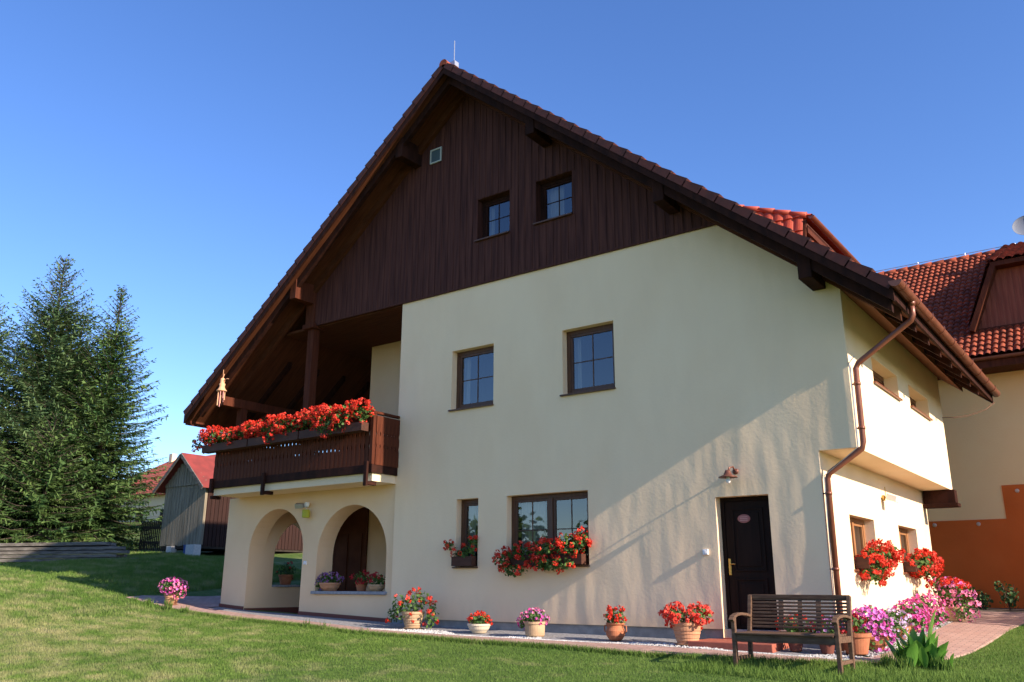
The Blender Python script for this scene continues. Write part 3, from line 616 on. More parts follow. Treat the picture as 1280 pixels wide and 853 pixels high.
# porch ----------------------------------------------------------------
def arch_wall(mb, fn, u0, u1, z0, z1, arches, t, n=20):
    cur = u0
    def q(ua, ub, a0, b0, a1, b1):
        mb.quad(fn(ua, 0, a0), fn(ub, 0, b0), fn(ub, 0, b1), fn(ua, 0, a1)); mb.quad(fn(ua, t, a1), fn(ub, t, b1), fn(ub, t, b0), fn(ua, t, a0))
    for (ua, ub, zs, zsp, rise) in arches:
        q(cur, ua, z0, z0, z1, z1); c = (ua + ub) / 2; r = (ub - ua) / 2; pts = [(c - r * math.cos(math.pi * k / n), zsp + rise * math.sin(math.pi * k / n)) for k in range(n + 1)]
        for (x0, a_), (x1, b_) in zip(pts[:-1], pts[1:]):
            q(x0, x1, a_, b_, z1, z1); mb.quad(fn(x0, 0, a_), fn(x0, t, a_), fn(x1, t, b_), fn(x1, 0, b_))
        if zs > z0: q(ua, ub, z0, z0, zs, zs); mb.quad(fn(ua, 0, zs), fn(ub, 0, zs), fn(ub, t, zs), fn(ua, t, zs))
        for uu in (ua, ub): mb.quad(fn(uu, 0, zs), fn(uu, t, zs), fn(uu, t, zsp), fn(uu, 0, zsp))
        cur = ub
    q(cur, u1, z0, z0, z1, z1)
    mb.quad(fn(u0, 0, z0), fn(u0, t, z0), fn(u0, t, z1), fn(u0, 0, z1)); mb.quad(fn(u1, 0, z0), fn(u1, t, z0), fn(u1, t, z1), fn(u1, 0, z1))
mb = MB(); arch_wall(mb, lambda u, d, v: (u, .03 + d, v), -13.95, -8.5, -.4, 2.84, [(-13.06, -11.2, -.4, 1.58, .94), (-10.74, -8.68, .68, 1.48, 1.01)], .45)
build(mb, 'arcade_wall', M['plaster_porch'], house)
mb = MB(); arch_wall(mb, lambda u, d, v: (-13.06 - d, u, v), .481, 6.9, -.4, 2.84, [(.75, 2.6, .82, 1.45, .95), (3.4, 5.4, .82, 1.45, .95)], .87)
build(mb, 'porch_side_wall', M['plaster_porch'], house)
mb = MB(); mb.box(-13.05, -8.5, 2.6, 2.8, -.3, 2.84); mb.box(-8.66, -8.5, .49, 2.59, -.3, 2.84); pw = build(mb, 'porch_rear_wall', M['plaster_porch'], house)
mb = MB(); mb.box(-13.04, -11.85, 2.55, 2.59, .2, 2.83); mb.box(-12.9, -12.5, 2.53, 2.55, .3, 2.1); mb.box(-12.4, -12.0, 2.53, 2.55, .3, 2.1)
build(mb, 'porch_door', M['wood_soffit'], house)
mb = MB(); mb.box(-13.05, -8.67, .482, 2.59, -.3, .19); build(mb, 'porch_floor', M['plinth'], house)
mb = MB(); mb.box(-10.80, -8.62, -.03, .46, .685, .745); build(mb, 'porch_sill', M['sill_stone'], house, bevel=.006)
mb = MB(); mb.box(-13.92, -13.0, .8, 2.55, .825, .87); build(mb, 'porch_side_sill', M['sill_stone'], house)
for (x0, x1) in ((-13.97, -13.06), (-11.2, -8.55)):
    N = 10; mb = MB()
    for i in range(N):
        xa = x0 + (x1 - x0) * i / N; xb = x0 + (x1 - x0) * (i + 1) / N; za, zb = gz(xa, 0), gz(xb, 0)
        mb.add([(xa, .01, za - .15), (xb, .01, zb - .15), (xb, .01, zb + .085), (xa, .01, za + .085), (xa, .03, za + .085), (xb, .03, zb + .085)], [(0, 1, 2, 3), (3, 2, 5, 4)])
    build(mb, 'skirting', M['skirt'], house)
mb = MB(); mb.box(-13.06, -13.045, .03, 2.55, .0, .36)
build(mb, 'skirting', M['skirt'], house)
# balcony
mb = MB(); mb.box(-13.62, -8.485, -.66, -.002, 2.84, 3.04); mb.box(-13.62, -8.485, -.002, 6.9, 2.842, 3.08); build(mb, 'balcony_slab', M['plaster_smooth'], house)
bal = MB(); bal.box(-13.68, -8.43, -.735, -.66, 2.995, 3.16); bal.box(-8.48, -8.43, -.659, -.004, 2.998, 3.158); bal.box(-13.68, -13.62, -.659, 3, 2.998, 3.158); 
balo = build(bal, 'balcony_beam', M['wood_dark'], house, bevel=.006)
for xb in (-13.6, -11.72, -8.56):
    k = MB(); k.box(xb - .045, xb + .045, -.79, -.736, 2.74 if xb > -13 else 2.9, 3.22); k.box(xb - .043, xb + .043, -.735, -.5, 2.762, 2.832); build(k, 'balcony_bracket', M['wood_dark'], house, bevel=.006)
mb = MB(); mb.box(-13.66, -8.43, -.74, -.64, 4.17, 4.22); mb.box(-13.62, -8.48, -.70, -.66, 3.95, 4.03); mb.box(-13.62, -8.48, -.70, -.66, 3.25, 3.33)
mb.box(-8.50, -8.42, -.639, -.004, 4.171, 4.221); mb.box(-8.485, -8.445, -.65, -.005, 3.952, 4.03); mb.box(-8.485, -8.445, -.65, -.005, 3.252, 3.33)
mb.box(-13.67, -13.59, -.639, 3, 4.171, 4.221); mb.box(-13.65, -13.61, -.65, 3, 3.952, 4.03); mb.box(-13.65, -13.61, -.65, 3, 3.252, 3.33)
rl_ = build(mb, 'balcony_rail', M['wood_red'], house, bevel=.005)
def baluster_mb():
    m_ = MB(); prof = [(.0, .057), (.30, .057), (.37, .040), (.44, .056), (.55, .056), (.62, .038), (.69, .057), (.98, .057)]
    n = len(prof); vs = []
    for yy in (-.012, .012):
        for (z, w_) in prof: vs += [(-w_, yy, z), (w_, yy, z)]
    fs = []
    for i in range(n - 1): a_ = 2 * i; fs += [(a_, a_ + 1, a_ + 3, a_ + 2), (2 * n + a_, 2 * n + a_ + 2, 2 * n + a_ + 3, 2 * n + a_ + 1), (a_, a_ + 2, 2 * n + a_ + 2, 2 * n + a_), (a_ + 1, 2 * n + a_ + 1, 2 * n + a_ + 3, a_ + 3)]
    fs += [(0, 2 * n, 2 * n + 1, 1), (2 * n - 2, 2 * n - 1, 4 * n - 1, 4 * n - 2)]
    return m_.add(vs, fs)
bproto = build(baluster_mb(), 'baluster', M['wood_red']); bproto.parent = house
HL = Vector(house.location); first = True
def put_bal(x_, y_, rz):
    global first
    o = bproto if first else bproto.copy()
    if not first: COL.objects.link(o); o.parent = house
    first = False; o.location = Vector((x_, y_, 3.155)) - HL; o.rotation_euler = (0, 0, rz + random.uniform(-.02, .02))
for i in range(41): put_bal(-13.55 + i * .1235, -.715, 0)
mb = MB(); mb.box(-8.53, -8.44, -.735, -.645, 3.16, 4.17); build(mb, 'corner_post', M['wood_red'], house, bevel=.006)
for i in range(6): put_bal(-8.43, -.60 + i * .108, math.pi / 2)
for i in range(18): put_bal(-13.665, -.55 + i * .12, math.pi / 2)
# posts
mb = MB(); mb.box(-11.47, -11.27, -.04, .16, 3.08, 6.72); po_ = build(mb, 'post', M['wood_red'], house, bevel=.012)
mb = MB(); mb.box(-11.52, -11.24, -.10, .2, 6.72, zr(-11.3) - .5); mb.box(-11.56, -11.18, -.14, .22, 6.60, 6.72); build(mb, 'post_head', M['wood_red'], po_, bevel=.015)
mb = MB(); mb.box(-13.82, -13.64, -.1, .08, 3.08, 4.98); p2 = build(mb, 'post', M['wood_red'], house, bevel=.012)
mb = MB(); mb.bar((-13.73, .06, 4.25), (-13.73, .75, 4.97), .10, .12, (1, 0, 0)); build(mb, 'brace', M['wood_red'], p2, bevel=.01)
mb = MB(); mb.box(-13.83, -13.63, -.62, 6.9, 4.98, 5.20); build(mb, 'wall_plate', M['wood_red'], house, bevel=.012)
for y_ in (3.4, 6.7): mb = MB(); mb.box(-13.82, -13.64, y_, y_ + .18, 3.08, 4.98); build(mb, 'post', M['wood_red'], house, bevel=.012)

# ------------------------------------------------------------------ plants
def leaf_cloud(mb, ells, n, s0, s1, droop=0):
    for _ in range(n):
        (cx, cy, cz, rx, ry, rz_) = random.choices(ells, [e[3] * e[5] for e in ells])[0]
        d = Vector((random.gauss(0, 1), random.gauss(0, 1), random.gauss(0, 1))).normalized() * random.uniform(.35, 1.0)
        p_ = Vector((cx + d.x * rx, cy + d.y * ry, cz + d.z * rz_)); s = random.uniform(s0, s1)
        nn = (d + Vector((random.gauss(0, .6), random.gauss(0, .6), random.gauss(.3, .6)))).normalized(); u = nn.orthogonal().normalized(); u = Matrix.Rotation(random.uniform(0, 6.28), 3, nn) @ u; v_ = nn.cross(u)
        mb.add([p_ - u * s, p_ - u * s * .3 - v_ * s * .8 + nn * s * .2, p_ + u * s * .7 - v_ * s * .5, p_ + u * s, p_ + u * s * .7 + v_ * s * .5, p_ - u * s * .3 + v_ * s * .8 + nn * s * .2], [(0, 1, 2, 3), (0, 3, 4, 5)])
def heads(mb, ells, n, kind, size, topbias=.35):
    for _ in range(n if kind == 'geranium' else int(n * 2.1)):
        (cx, cy, cz, rx, ry, rz_) = random.choices(ells, [e[3] * e[5] for e in ells])[0]
        d = Vector((random.gauss(0, 1), random.gauss(0, 1), random.gauss(topbias, 1))).normalized() * random.uniform(.88, 1.12)
        c = Vector((cx + d.x * rx, cy + d.y * ry, cz + d.z * rz_)); s = size * random.uniform(.7, 1.25) * (1 if kind == 'geranium' else .66); d.normalize()
        if kind == 'geranium':
            for _k in range(15):
                e = (d * .5 + Vector((random.gauss(0, 1), random.gauss(0, 1), random.gauss(0, 1)))).normalized(); p_ = c + e * s * random.uniform(.5, 1); q = s * .42
                nn = (e + Vector((random.gauss(0, .4), random.gauss(0, .4), random.gauss(0, .4)))).normalized(); u = nn.orthogonal().normalized(); u = Matrix.Rotation(random.uniform(0, 6.28), 3, nn) @ u; v_ = nn.cross(u)
                mb.add([p_ - u * q, p_ - v_ * q * .9 + nn * q * .2, p_ + u * q, p_ + v_ * q * .9 + nn * q * .2], [(0, 1, 2, 3)])
        else:
            nn = (d + Vector((random.gauss(0, .35), random.gauss(0, .35), random.gauss(0, .35)))).normalized(); u = nn.orthogonal().normalized(); v_ = nn.cross(u); N = 10; ph = random.uniform(0, 6.28)
            ring = [c + (u * math.cos(ph + 6.2832 * k / N) + v_ * math.sin(ph + 6.2832 * k / N)) * s * (1.0 if k % 2 else .84) + nn * s * .18 for k in range(N)]
            mb.add([c - nn * s * .35] + ring, [(0, k + 1, (k + 1) % N + 1) for k in range(N)])
def stems(mb, ells, n, base, r=.004):
    for _ in range(n):
        (cx, cy, cz, rx, ry, rz_) = random.choice(ells); p_ = Vector((cx + random.uniform(-.8, .8) * rx, cy + random.uniform(-.8, .8) * ry, cz + random.uniform(0, .9) * rz_)); b_ = Vector(base) + Vector((random.uniform(-.05, .05), random.uniform(-.05, .05), 0))
        mb.tube([b_, (b_ + p_) / 2 + Vector((0, 0, .03)), p_], r, 4, cap=False)
POTS = {
 'banded': [(.13, 0), (.15, .02), (.155, .05), (.165, .06), (.165, .09), (.175, .10), (.178, .14), (.188, .15), (.19, .19), (.205, .20), (.21, .26), (.225, .27), (.225, .31), (.20, .31), (.195, .27)],
 'bowl': [(.11, 0), (.14, .01), (.20, .07), (.225, .13), (.24, .14), (.24, .175), (.215, .175), (.21, .15)],
 'cylinder': [(.15, 0), (.165, .02), (.175, .20), (.19, .205), (.19, .245), (.165, .245), (.16, .22)],
 'urn': [(.08, 0), (.11, .02), (.15, .08), (.155, .15), (.13, .20), (.125, .23), (.15, .25), (.15, .27), (.125, .27), (.12, .25)],
 'plain': [(.10, 0), (.11, .01), (.145, .17), (.16, .175), (.165, .215), (.14, .215), (.135, .19)]}
def potted(x_, y_, kind, s, pmat, ells, leaves, flowers, label, group='flower pots in bloom around the house', zb=None, cat='flower pot', handles=False, leafmat='leaf', name='flower_pot'):
    z_ = gz(x_, y_) + .02 if zb is None else zb
    t = thing(name, label, cat, (x_, y_, z_), group); P = POTS[kind]; mb = MB(); mb.lathe([(r * s, h * s) for r, h in P], (x_, y_, z_), 28)
    if kind == 'banded' or kind == 'bowl': mb.lathe([(P[0][0] * s * 1.25, 0.0), (P[0][0] * s * 1.45, .02 * s), (P[0][0] * s * 1.3, .022 * s)], (x_, y_, z_ - .004), 28)
    if handles:
        for sg in (-1, 1): mb.tube([(x_ + sg * .12 * s, y_, z_ + .24 * s), (x_ + sg * .2 * s, y_, z_ + .22 * s), (x_ + sg * .2 * s, y_, z_ + .14 * s), (x_ + sg * .14 * s, y_, z_ + .10 * s)], .012 * s, 8)
    build(mb, 'pot', M[pmat], t, smooth=False, bevel=0)
    h = P[-1][1] * s; top = z_ + h
    sm = MB(); sm.lathe([(P[-1][0] * s * .98, 0), (P[-1][0] * s * .98, .01)], (x_, y_, top - .015), 16); build(sm, 'soil', M['soil'], t)
    E_ = [(x_ + e[0], y_ + e[1], top + e[2], e[3], e[4], e[5]) for e in ells]
    fm = MB(); leaf_cloud(fm, E_, leaves, .018, .036); stems(fm, E_, 12, (x_, y_, top)); build(fm, 'foliage', M[leafmat], t)
    for (k, m_, n, sz) in flowers: bm_ = MB(); heads(bm_, E_, n, k, sz); build(bm_, 'blossoms', M[m_], t)
    return t
G_, P_ = 'geranium', 'petunia'
potted(-7.42, -.5, 'banded', .95, 'stone_pot', [(-.12, -.1, .10, .30, .22, .26), (.10, .0, .22, .26, .2, .22), (.36, .1, -.02, .15, .15, .28), (-.38, -.1, -.02, .12, .14, .2)], 420, [(G_, 'red', 22, .045), (G_, 'coral', 10, .05)], 'ringed sandstone pot with a sprawling red geranium trailing beside it, nearest the arched porch')
potted(-5.86, -.52, 'bowl', .85, 'white_pot', [(0, 0, .07, .20, .17, .12)], 150, [(G_, 'red', 24, .042)], 'small pale bowl of low red flowers below the narrow window', leafmat='leaf')
potted(-4.62, -.62, 'cylinder', .95, 'stone_pot', [(-.02, 0, .08, .24, .2, .14), (-.2, 0, .0, .14, .14, .12)], 200, [(P_, 'pink', 34, .036), (P_, 'magenta', 30, .036), (P_, 'purple', 14, .032)], 'straight beige pot of pink and violet petunias below the wide window')
potted(-3.12, -.62, 'urn', .95, 'terracotta', [(0, 0, .09, .17, .15, .15)], 110, [(G_, 'red', 30, .04)], 'small terracotta urn with two handles and a round head of red flowers', handles=True)
potted(-1.93, -.62, 'banded', 1.0, 'terracotta_pale', [(0, 0, .12, .34, .26, .14), (-.2, 0, .16, .16, .16, .12), (.22, 0, .16, .16, .16, .14)], 210, [(G_, 'coral', 62, .055)], 'large ringed terracotta pot of coral geraniums left of the entrance door')
potted(-14.75, -.72, 'banded', .8, 'terracotta_pale', [(0, 0, .18, .36, .28, .19), (.28, 0, .05, .15, .15, .14)], 260, [(P_, 'pink', 50, .045), (P_, 'magenta', 45, .045), (P_, 'orchid', 14, .05)], 'pot of pink petunias alone on the lawn edge left of the arched porch')
potted(.37, .35, 'bowl', 1.0, 'terracotta', [(0, 0, .18, .28, .3, .2), (.05, -.1, .0, .28, .28, .18), (-.05, .1, .28, .2, .2, .14)], 320, [(P_, 'orchid', 110, .05), (P_, 'magenta', 45, .045)], 'bowl overflowing with large orchid pink petunias just right of the bench')
potted(.34, -.30, 'plain', 1.25, 'terracotta', [(-.02, 0, .12, .18, .18, .14)], 130, [(G_, 'darkred', 16, .04)], 'brick red terracotta pot with few dark red blooms behind the bench end')
potted(.33, 1.75, 'bowl', 1.05, 'terracotta', [(0, 0, .13, .28, .32, .15), (.08, -.26, .0, .20, .2, .15)], 280, [(P_, 'lavender', 80, .038), (P_, 'purple', 14, .035)], 'orange terracotta bowl of pale lavender petunias under the nearer side window')
potted(.35, 2.9, 'plain', 1.1, 'terracotta_pale', [(0, 0, .12, .26, .38, .16), (.14, -.15, -.06, .18, .26, .15)], 280, [(P_, 'magenta', 100, .042), (P_, 'lavender', 8, .035)], 'beige pot of dense magenta petunias between the two side windows')
potted(.38, 4.0, 'plain', 1.15, 'stone_pot', [(0, 0, .12, .28, .4, .16), (.16, -.15, -.08, .18, .28, .16)], 280, [(P_, 'magenta', 60, .042), (P_, 'pink', 60, .042)], 'stone coloured pot of rose and magenta petunias under the farther side window')
potted(.62, 5.05, 'cylinder', 1.0, 'stone_pot', [(0, 0, .26, .36, .36, .2), (.2, -.15, .02, .24, .26, .26), (-.1, 0, .42, .28, .26, .12)], 420, [(P_, 'pink', 70, .05), (P_, 'orchid', 24, .05)], 'tall white pot of pink petunias and red geraniums at the side wall end')
_t = [o for o in COL.objects if o.name.startswith('flower_pot')][-1]
bm_ = MB(); L_ = world_loc(_t); heads(bm_, [(L_.x - .05, L_.y, L_.z + .58, .34, .3, .12)], 34, G_, .052, 1.2); build(bm_, 'blossoms', M['red'], _t)
potted(-.95 + .55, -.5, 'plain', .7, 'skirt', [(0, 0, .16, .24, .16, .18)], 150, [(G_, 'red', 26, .042)], 'dark red pot of bright red geraniums seen through the bench slats beside the doorstep')
potted(.02, -.5, 'plain', .7, 'skirt', [(0, 0, .16, .22, .16, .17)], 110, [(G_, 'darkred', 16, .045), (P_, 'purple', 14, .035)], 'dark red pot of crimson and purple blooms seen through the right bench slats')
# on the porch parapet
gp = 'flower bowls on the porch parapet'
potted(-10.42, .16, 'bowl', .95, 'terracotta_pale', [(0, 0, .10, .33, .2, .14), (-.2, -.05, .0, .16, .12, .14)], 200, [(P_, 'purple', 70, .035)], 'bowl of purple petunias on the left of the porch parapet', gp, .747)
potted(-9.52, .2, 'plain', .8, 'terracotta', [(0, 0, .09, .22, .16, .14)], 120, [(G_, 'darkred', 20, .042)], 'terracotta pot of dark red flowers in the middle of the porch parapet', gp, .747)
potted(-9.02, .14, 'bowl', .75, 'stone_pot', [(0, 0, .09, .24, .16, .13)], 120, [(G_, 'darkred', 20, .042)], 'stone bowl of dark red flowers on the right of the porch parapet', gp, .747)
potted(-13.5, 1.5, 'plain', 1.1, 'terracotta', [(0, 0, .12, .2, .3, .2)], 120, [(G_, 'darkred', 6, .04)], 'leafy pot in the shade on the side sill inside the porch', gp, .872, leafmat='leaf_blue')

def flowerbox(fn, u0, u1, z0, label, ells, leaves, flowers, out=.20, h=.17, group='flower boxes on the window sills', pmat='box'):
    c = fn((u0 + u1) / 2, -out / 2, z0); t = thing('flower_box', label, 'flower box', c, group); mb = MB()
    def bx(a, b, d0, d1, v0, v1):
        P = [fn(u, dd, v) for v in (v0, v1) for (u, dd) in ((a, d0), (b, d0), (b, d1), (a, d1))]; mb.add(P, [(0,3,2,1),(4,5,6,7),(0,1,5,4),(1,2,6,5),(2,3,7,6),(3,0,4,7)])
    bx(u0, u1, -out, -out + .02, z0, z0 + h); bx(u0, u1, -.03, -.01, z0, z0 + h); bx(u0, u0 + .02, -out + .02, -.03, z0, z0 + h); bx(u1 - .02, u1, -out + .02, -.03, z0, z0 + h); bx(u0 + .02, u1 - .02, -out + .02, -.03, z0, z0 + h - .03)
    build(mb, 'box', M[pmat], t, recalc=True)
    E_ = []
    for (u, d, v, ru, rd, rv) in ells:
        p_ = fn(u, d, v); q = fn(u + ru, d, v); E_.append((p_[0], p_[1], p_[2], max(abs(q[0] - p_[0]), rd), max(abs(q[1] - p_[1]), rd) if abs(q[1] - p_[1]) > .001 else rd, rv))
    fm = MB(); leaf_cloud(fm, E_, leaves, .02, .04); build(fm, 'foliage', M['leaf'], t)
    for (k, m_, n, sz) in flowers: b_ = MB(); heads(b_, E_, n, k, sz); build(b_, 'blossoms', M[m_], t)
    return t
# front windows (boxes stand on the sills)
flowerbox(fF, -6.84, -6.36, 1.21, 'brown flower box of red geraniums in the narrow ground floor window', [(-6.62, -.05, 1.45, .28, .16, .13), (-6.92, -.12, 1.58, .10, .1, .1), (-6.4, -.05, 1.6, .08, .1, .14)], 190, [(G_, 'red', 26, .042)], out=.19 - .05)
flowerbox(fF, -5.6, -4.0, 1.21, 'long flower box heaped with red geraniums in the wide ground floor window', [(-4.25, -.12, 1.52, .35, .2, .19), (-4.75, -.12, 1.47, .32, .2, .18), (-5.25, -.12, 1.42, .34, .18, .15), (-5.62, -.15, 1.30, .2, .14, .2), (-4.6, -.2, 1.22, .5, .1, .12), (-4.02, -.1, 1.6, .14, .14, .18), (-5.35, -.2, 1.12, .3, .08, .1)], 950, [(G_, 'red', 120, .048), (G_, 'coral', 50, .05)], out=.15)
# side windows
flowerbox(fR0, 1.3, 2.6, 1.13, 'bushy red geranium box hanging from the nearer side window', [(1.9, -.20, 1.26, .54, .24, .24), (1.6, -.2, 1.1, .4, .2, .2), (2.2, -.22, 1.35, .35, .24, .22)], 950, [(G_, 'red', 110, .05), (G_, 'coral', 60, .052)], out=.2)
flowerbox(fR0, 4.38, 5.7, 1.13, 'bushy red geranium box hanging from the farther side window', [(4.95, -.20, 1.28, .58, .24, .23), (5.2, -.22, 1.24, .42, .24, .24)], 900, [(G_, 'red', 120, .052), (G_, 'coral', 50, .055)], out=.2)
# balcony boxes
fB = lambda u, d, v: (u, -.80 + d, v)
bx_l = ['leftmost of three long boxes of red geraniums along the balcony rail', 'middle one of three long boxes of red geraniums along the balcony rail', 'rightmost of three long boxes of red geraniums along the balcony rail, beside the white wall']
for i, (u0, u1) in enumerate(((-13.75, -12.1), (-12.06, -10.4), (-10.36, -8.50))):
    ells = []
    for k in range(7):
        u = u0 + .05 + (u1 - u0 - .15) * k / 6; ells.append((u + random.uniform(-.08, .08), -.10 + random.uniform(-.04, .02), 4.14 + random.uniform(-.03, .07) + (.05 if i == 2 else 0), .24, .18, random.uniform(.17, .23)))
    if i == 0: ells += [(-13.95, -.1, 4.05, .22, .2, .22)]
    if i == 1: ells += [(-11.3, -.2, 3.95, .16, .1, .16)]
    if i == 2: ells += [(-9.5, -.24, 4.05, .34, .14, .28), (-9.1, -.24, 4.08, .26, .14, .25)]
    flowerbox(fB, u0, u1, 3.80, bx_l[i], ells, 760, [(G_, 'red', 140 if i < 2 else 165, .05), (G_, 'coral', 75, .052)], out=.20, h=.17, group='flower boxes along the balcony rail')

# canna / broad-leaved plant
def blade(mb, base, az, tilt, L_, wd, curl=.3, n=8):
    b_ = Vector(base); d = Vector((math.cos(az) * math.sin(tilt), math.sin(az) * math.sin(tilt), math.cos(tilt))); side = d.cross(Vector((0, 0, 1)))
    side = Vector((-math.sin(az), math.cos(az), 0)) if side.length < .05 else side.normalized(); vs = []; p_ = b_.copy(); dd = d.copy()
    for i in range(n + 1):
        t = i / n; wv = wd * math.sin(math.pi * min(1, t * .93 + .07)) ** .8 * (1 if t < .98 else .15); nn = side.cross(dd).normalized()
        vs += [p_ - side * wv + nn * wv * .35, p_, p_ + side * wv + nn * wv * .35]
        p_ = p_ + dd * L_ / n; dd = (dd + Vector((math.cos(az), math.sin(az), -.6)) * curl / n).normalized()
    mb.add(vs, [q for i in range(n) for q in ((3 * i, 3 * i + 1, 3 * i + 4, 3 * i + 3), (3 * i + 1, 3 * i + 2, 3 * i + 5, 3 * i + 4))])
cx, cy = 1.22, -.75; cz = gz(cx, cy); t = thing('leafy_plant', 'clump of broad upright green leaves growing in the grass right of the bench', 'plant', (cx, cy, cz)); mb = MB()
blade(mb, (cx + .10, cy - .0, cz + .12), math.radians(20), .20, .58, .095, .1); blade(mb, (cx + .0, cy, cz + .05), math.radians(200), .35, .48, .08, .2)
for i in range(52):
    az = random.uniform(0, 6.28); rr_ = random.uniform(0, .38); blade(mb, (cx + math.cos(az) * rr_, cy + math.sin(az) * rr_ * .7, cz), az + random.uniform(-1.2, 1.2), random.uniform(.03, .5), random.uniform(.22, .46) * (1.1 - rr_), random.uniform(.05, .078), random.uniform(.05, .5))
build(mb, 'leaves', M['canna'], t, smooth=True); mb = MB()
for i in range(10): az = random.uniform(0, 6.28); mb.tube([(cx, cy, cz - .05), (cx + math.cos(az) * .05, cy + math.sin(az) * .05, cz + .25)], .01, 6)
build(mb, 'stems', M['leaf_blue'], t)
for (x_, y_, h, lab) in ((.98, 9.1, .62, 'taller dark rose bush in the bed by the orange wall'), (.45, 9.2, .42, 'smaller rose bush in the bed by the orange wall, nearer the house corner'), (1.9, 9.2, .5, 'dark rose bush in the orange wall bed at the right edge')):
    z_ = gz(x_, y_); t = thing('rose_bush', lab, 'bush', (x_, y_, z_)); mb = MB(); leaf_cloud(mb, [(x_, y_, z_ + h * .5, .22, .22, h * .5), (x_ - .18, y_, z_ + h * .85, .10, .1, .12)], 150, .025, .045); build(mb, 'foliage', M['leaf_blue'], t)
    mb = MB()
    for i in range(8): mb.tube([(x_, y_, z_), (x_ + random.uniform(-.2, .2), y_ + random.uniform(-.1, .1), z_ + h * random.uniform(.6, 1))], .006, 5)
    build(mb, 'stems', M['bark'], t)
# weedy tufts at the path edge
def tuft(x_, y_, h, n, lab, name='grass_tuft'):
    mb = MB()
    for i in range(n):
        az = random.uniform(0, 6.28); p_ = Vector((x_ + random.gauss(0, .05), y_ + random.gauss(0, .04), gz(x_, y_) - .01)); hh = h * random.uniform(.5, 1); q = p_ + Vector((math.cos(az) * hh * .3, math.sin(az) * hh * .3, hh)); s = Vector((-math.sin(az), math.cos(az), 0)) * .006
        mb.add([p_ - s, p_ + s, (p_ + q) / 2 + s * .8 + Vector((0, 0, .02)), q, (p_ + q) / 2 - s * .8 + Vector((0, 0, .02))], [(0, 1, 2, 3, 4)])
    return mb
mb = MB()
for (x_, y_, h, n) in ((-15.0, -1.15, .22, 60), (-14.2, -1.15, .28, 70), (-15.6, -1.1, .16, 40), (-13.6, -1.1, .2, 25), (-11.6, -1.2, .14, 14), (-9.3, -1.35, .2, 16), (-8.8, -1.38, .2, 14), (-7.7, -1.45, .14, 16), (.9, -1.1, .22, 60), (1.5, -.9, .2, 60), (1.1, -1.2, .2, 60), (-.5, -1.9, .12, 60), (.3, -1.7, .14, 60)):
    q = tuft(x_, y_, h, n, ''); n0 = len(mb.v); mb.v += q.v; mb.f += [tuple(i + n0 for i in f) for f in q.f]
build(mb, 'long_grass', M['grass'])['kind'] = 'stuff'

# ------------------------------------------------------------------ bench
bx0, by0, bz0 = .03, -1.86, gz(.03, -1.8) - .01
t = thing('garden_bench', 'weathered wooden garden bench with slatted back standing on the lawn by the door', 'bench', (bx0, by0, bz0)); K = .94; HW = .62
def P(x_, y_, z_): return (bx0 + x_, by0 + y_, bz0 + z_ * K)
for s in (-1, 1):
    mb = MB(); mb.bar(P(s * HW, -.26, 0), P(s * HW, -.26, .62), .055, .05, (1, 0, 0)); build(mb, 'leg', M['bench'], t, bevel=.006)
    mb = MB(); mb.bar(P(s * HW, .22, 0), P(s * HW, .24, .44), .055, .05, (1, 0, 0)); mb.bar(P(s * HW, .24, .43), P(s * HW, .34, .90), .055, .05, (1, 0, 0)); build(mb, 'leg', M['bench'], t, bevel=.006)
    mb = MB(); pts = [(-.335, .585), (-.30, .625), (-.2, .655), (-.05, .665), (.10, .655), (.26, .63)]
    for (a, b) in zip(pts[:-1], pts[1:]): mb.bar(P(s * HW, a[0], a[1]), P(s * HW, b[0] + .01, b[1]), .065, .032, (0, 0, 1))
    build(mb, 'armrest', M['bench'], t, bevel=.005)
    mb = MB(); mb.bar(P(s * HW, -.24, .39), P(s * HW, .23, .38), .035, .07); mb.bar(P(s * HW, -.24, .12), P(s * HW, .22, .12), .03, .04); build(mb, 'side_rail', M['bench'], t)
mb = MB(); mb.bar(P(-HW + .02, -.26, .375), P(HW - .02, -.26, .375), .03, .085); mb.bar(P(-HW + .02, .23, .375), P(HW - .02, .23, .375), .03, .07); build(mb, 'front_rail', M['bench'], t, bevel=.004)
mb = MB()
for i in range(6): y_ = -.27 + i * .09; mb.bar(P(-HW + .035, y_, .43), P(HW - .035, y_, .43), .068, .02)
build(mb, 'seat', M['bench'], t, bevel=.004)
mb = MB()
for i in range(9): z_ = .50 + i * .044; y_ = .25 + (z_ - .43) * .213; mb.bar(P(-HW + .02, y_, z_), P(HW - .02, y_, z_), .018, .026)
mb.bar(P(-HW - .01, .337, .885), P(HW + .01, .337, .885), .03, .05); mb.bar(P(-.22, .275, .46), P(-.22, .345, .88), .06, .02, (0, 1, 0)); mb.bar(P(.02, .275, .46), P(.02, .345, .88), .05, .02, (0, 1, 0)); mb.bar(P(.25, .275, .46), P(.25, .345, .88), .06, .02, (0, 1, 0))
build(mb, 'backrest', M['bench'], t, bevel=.003)

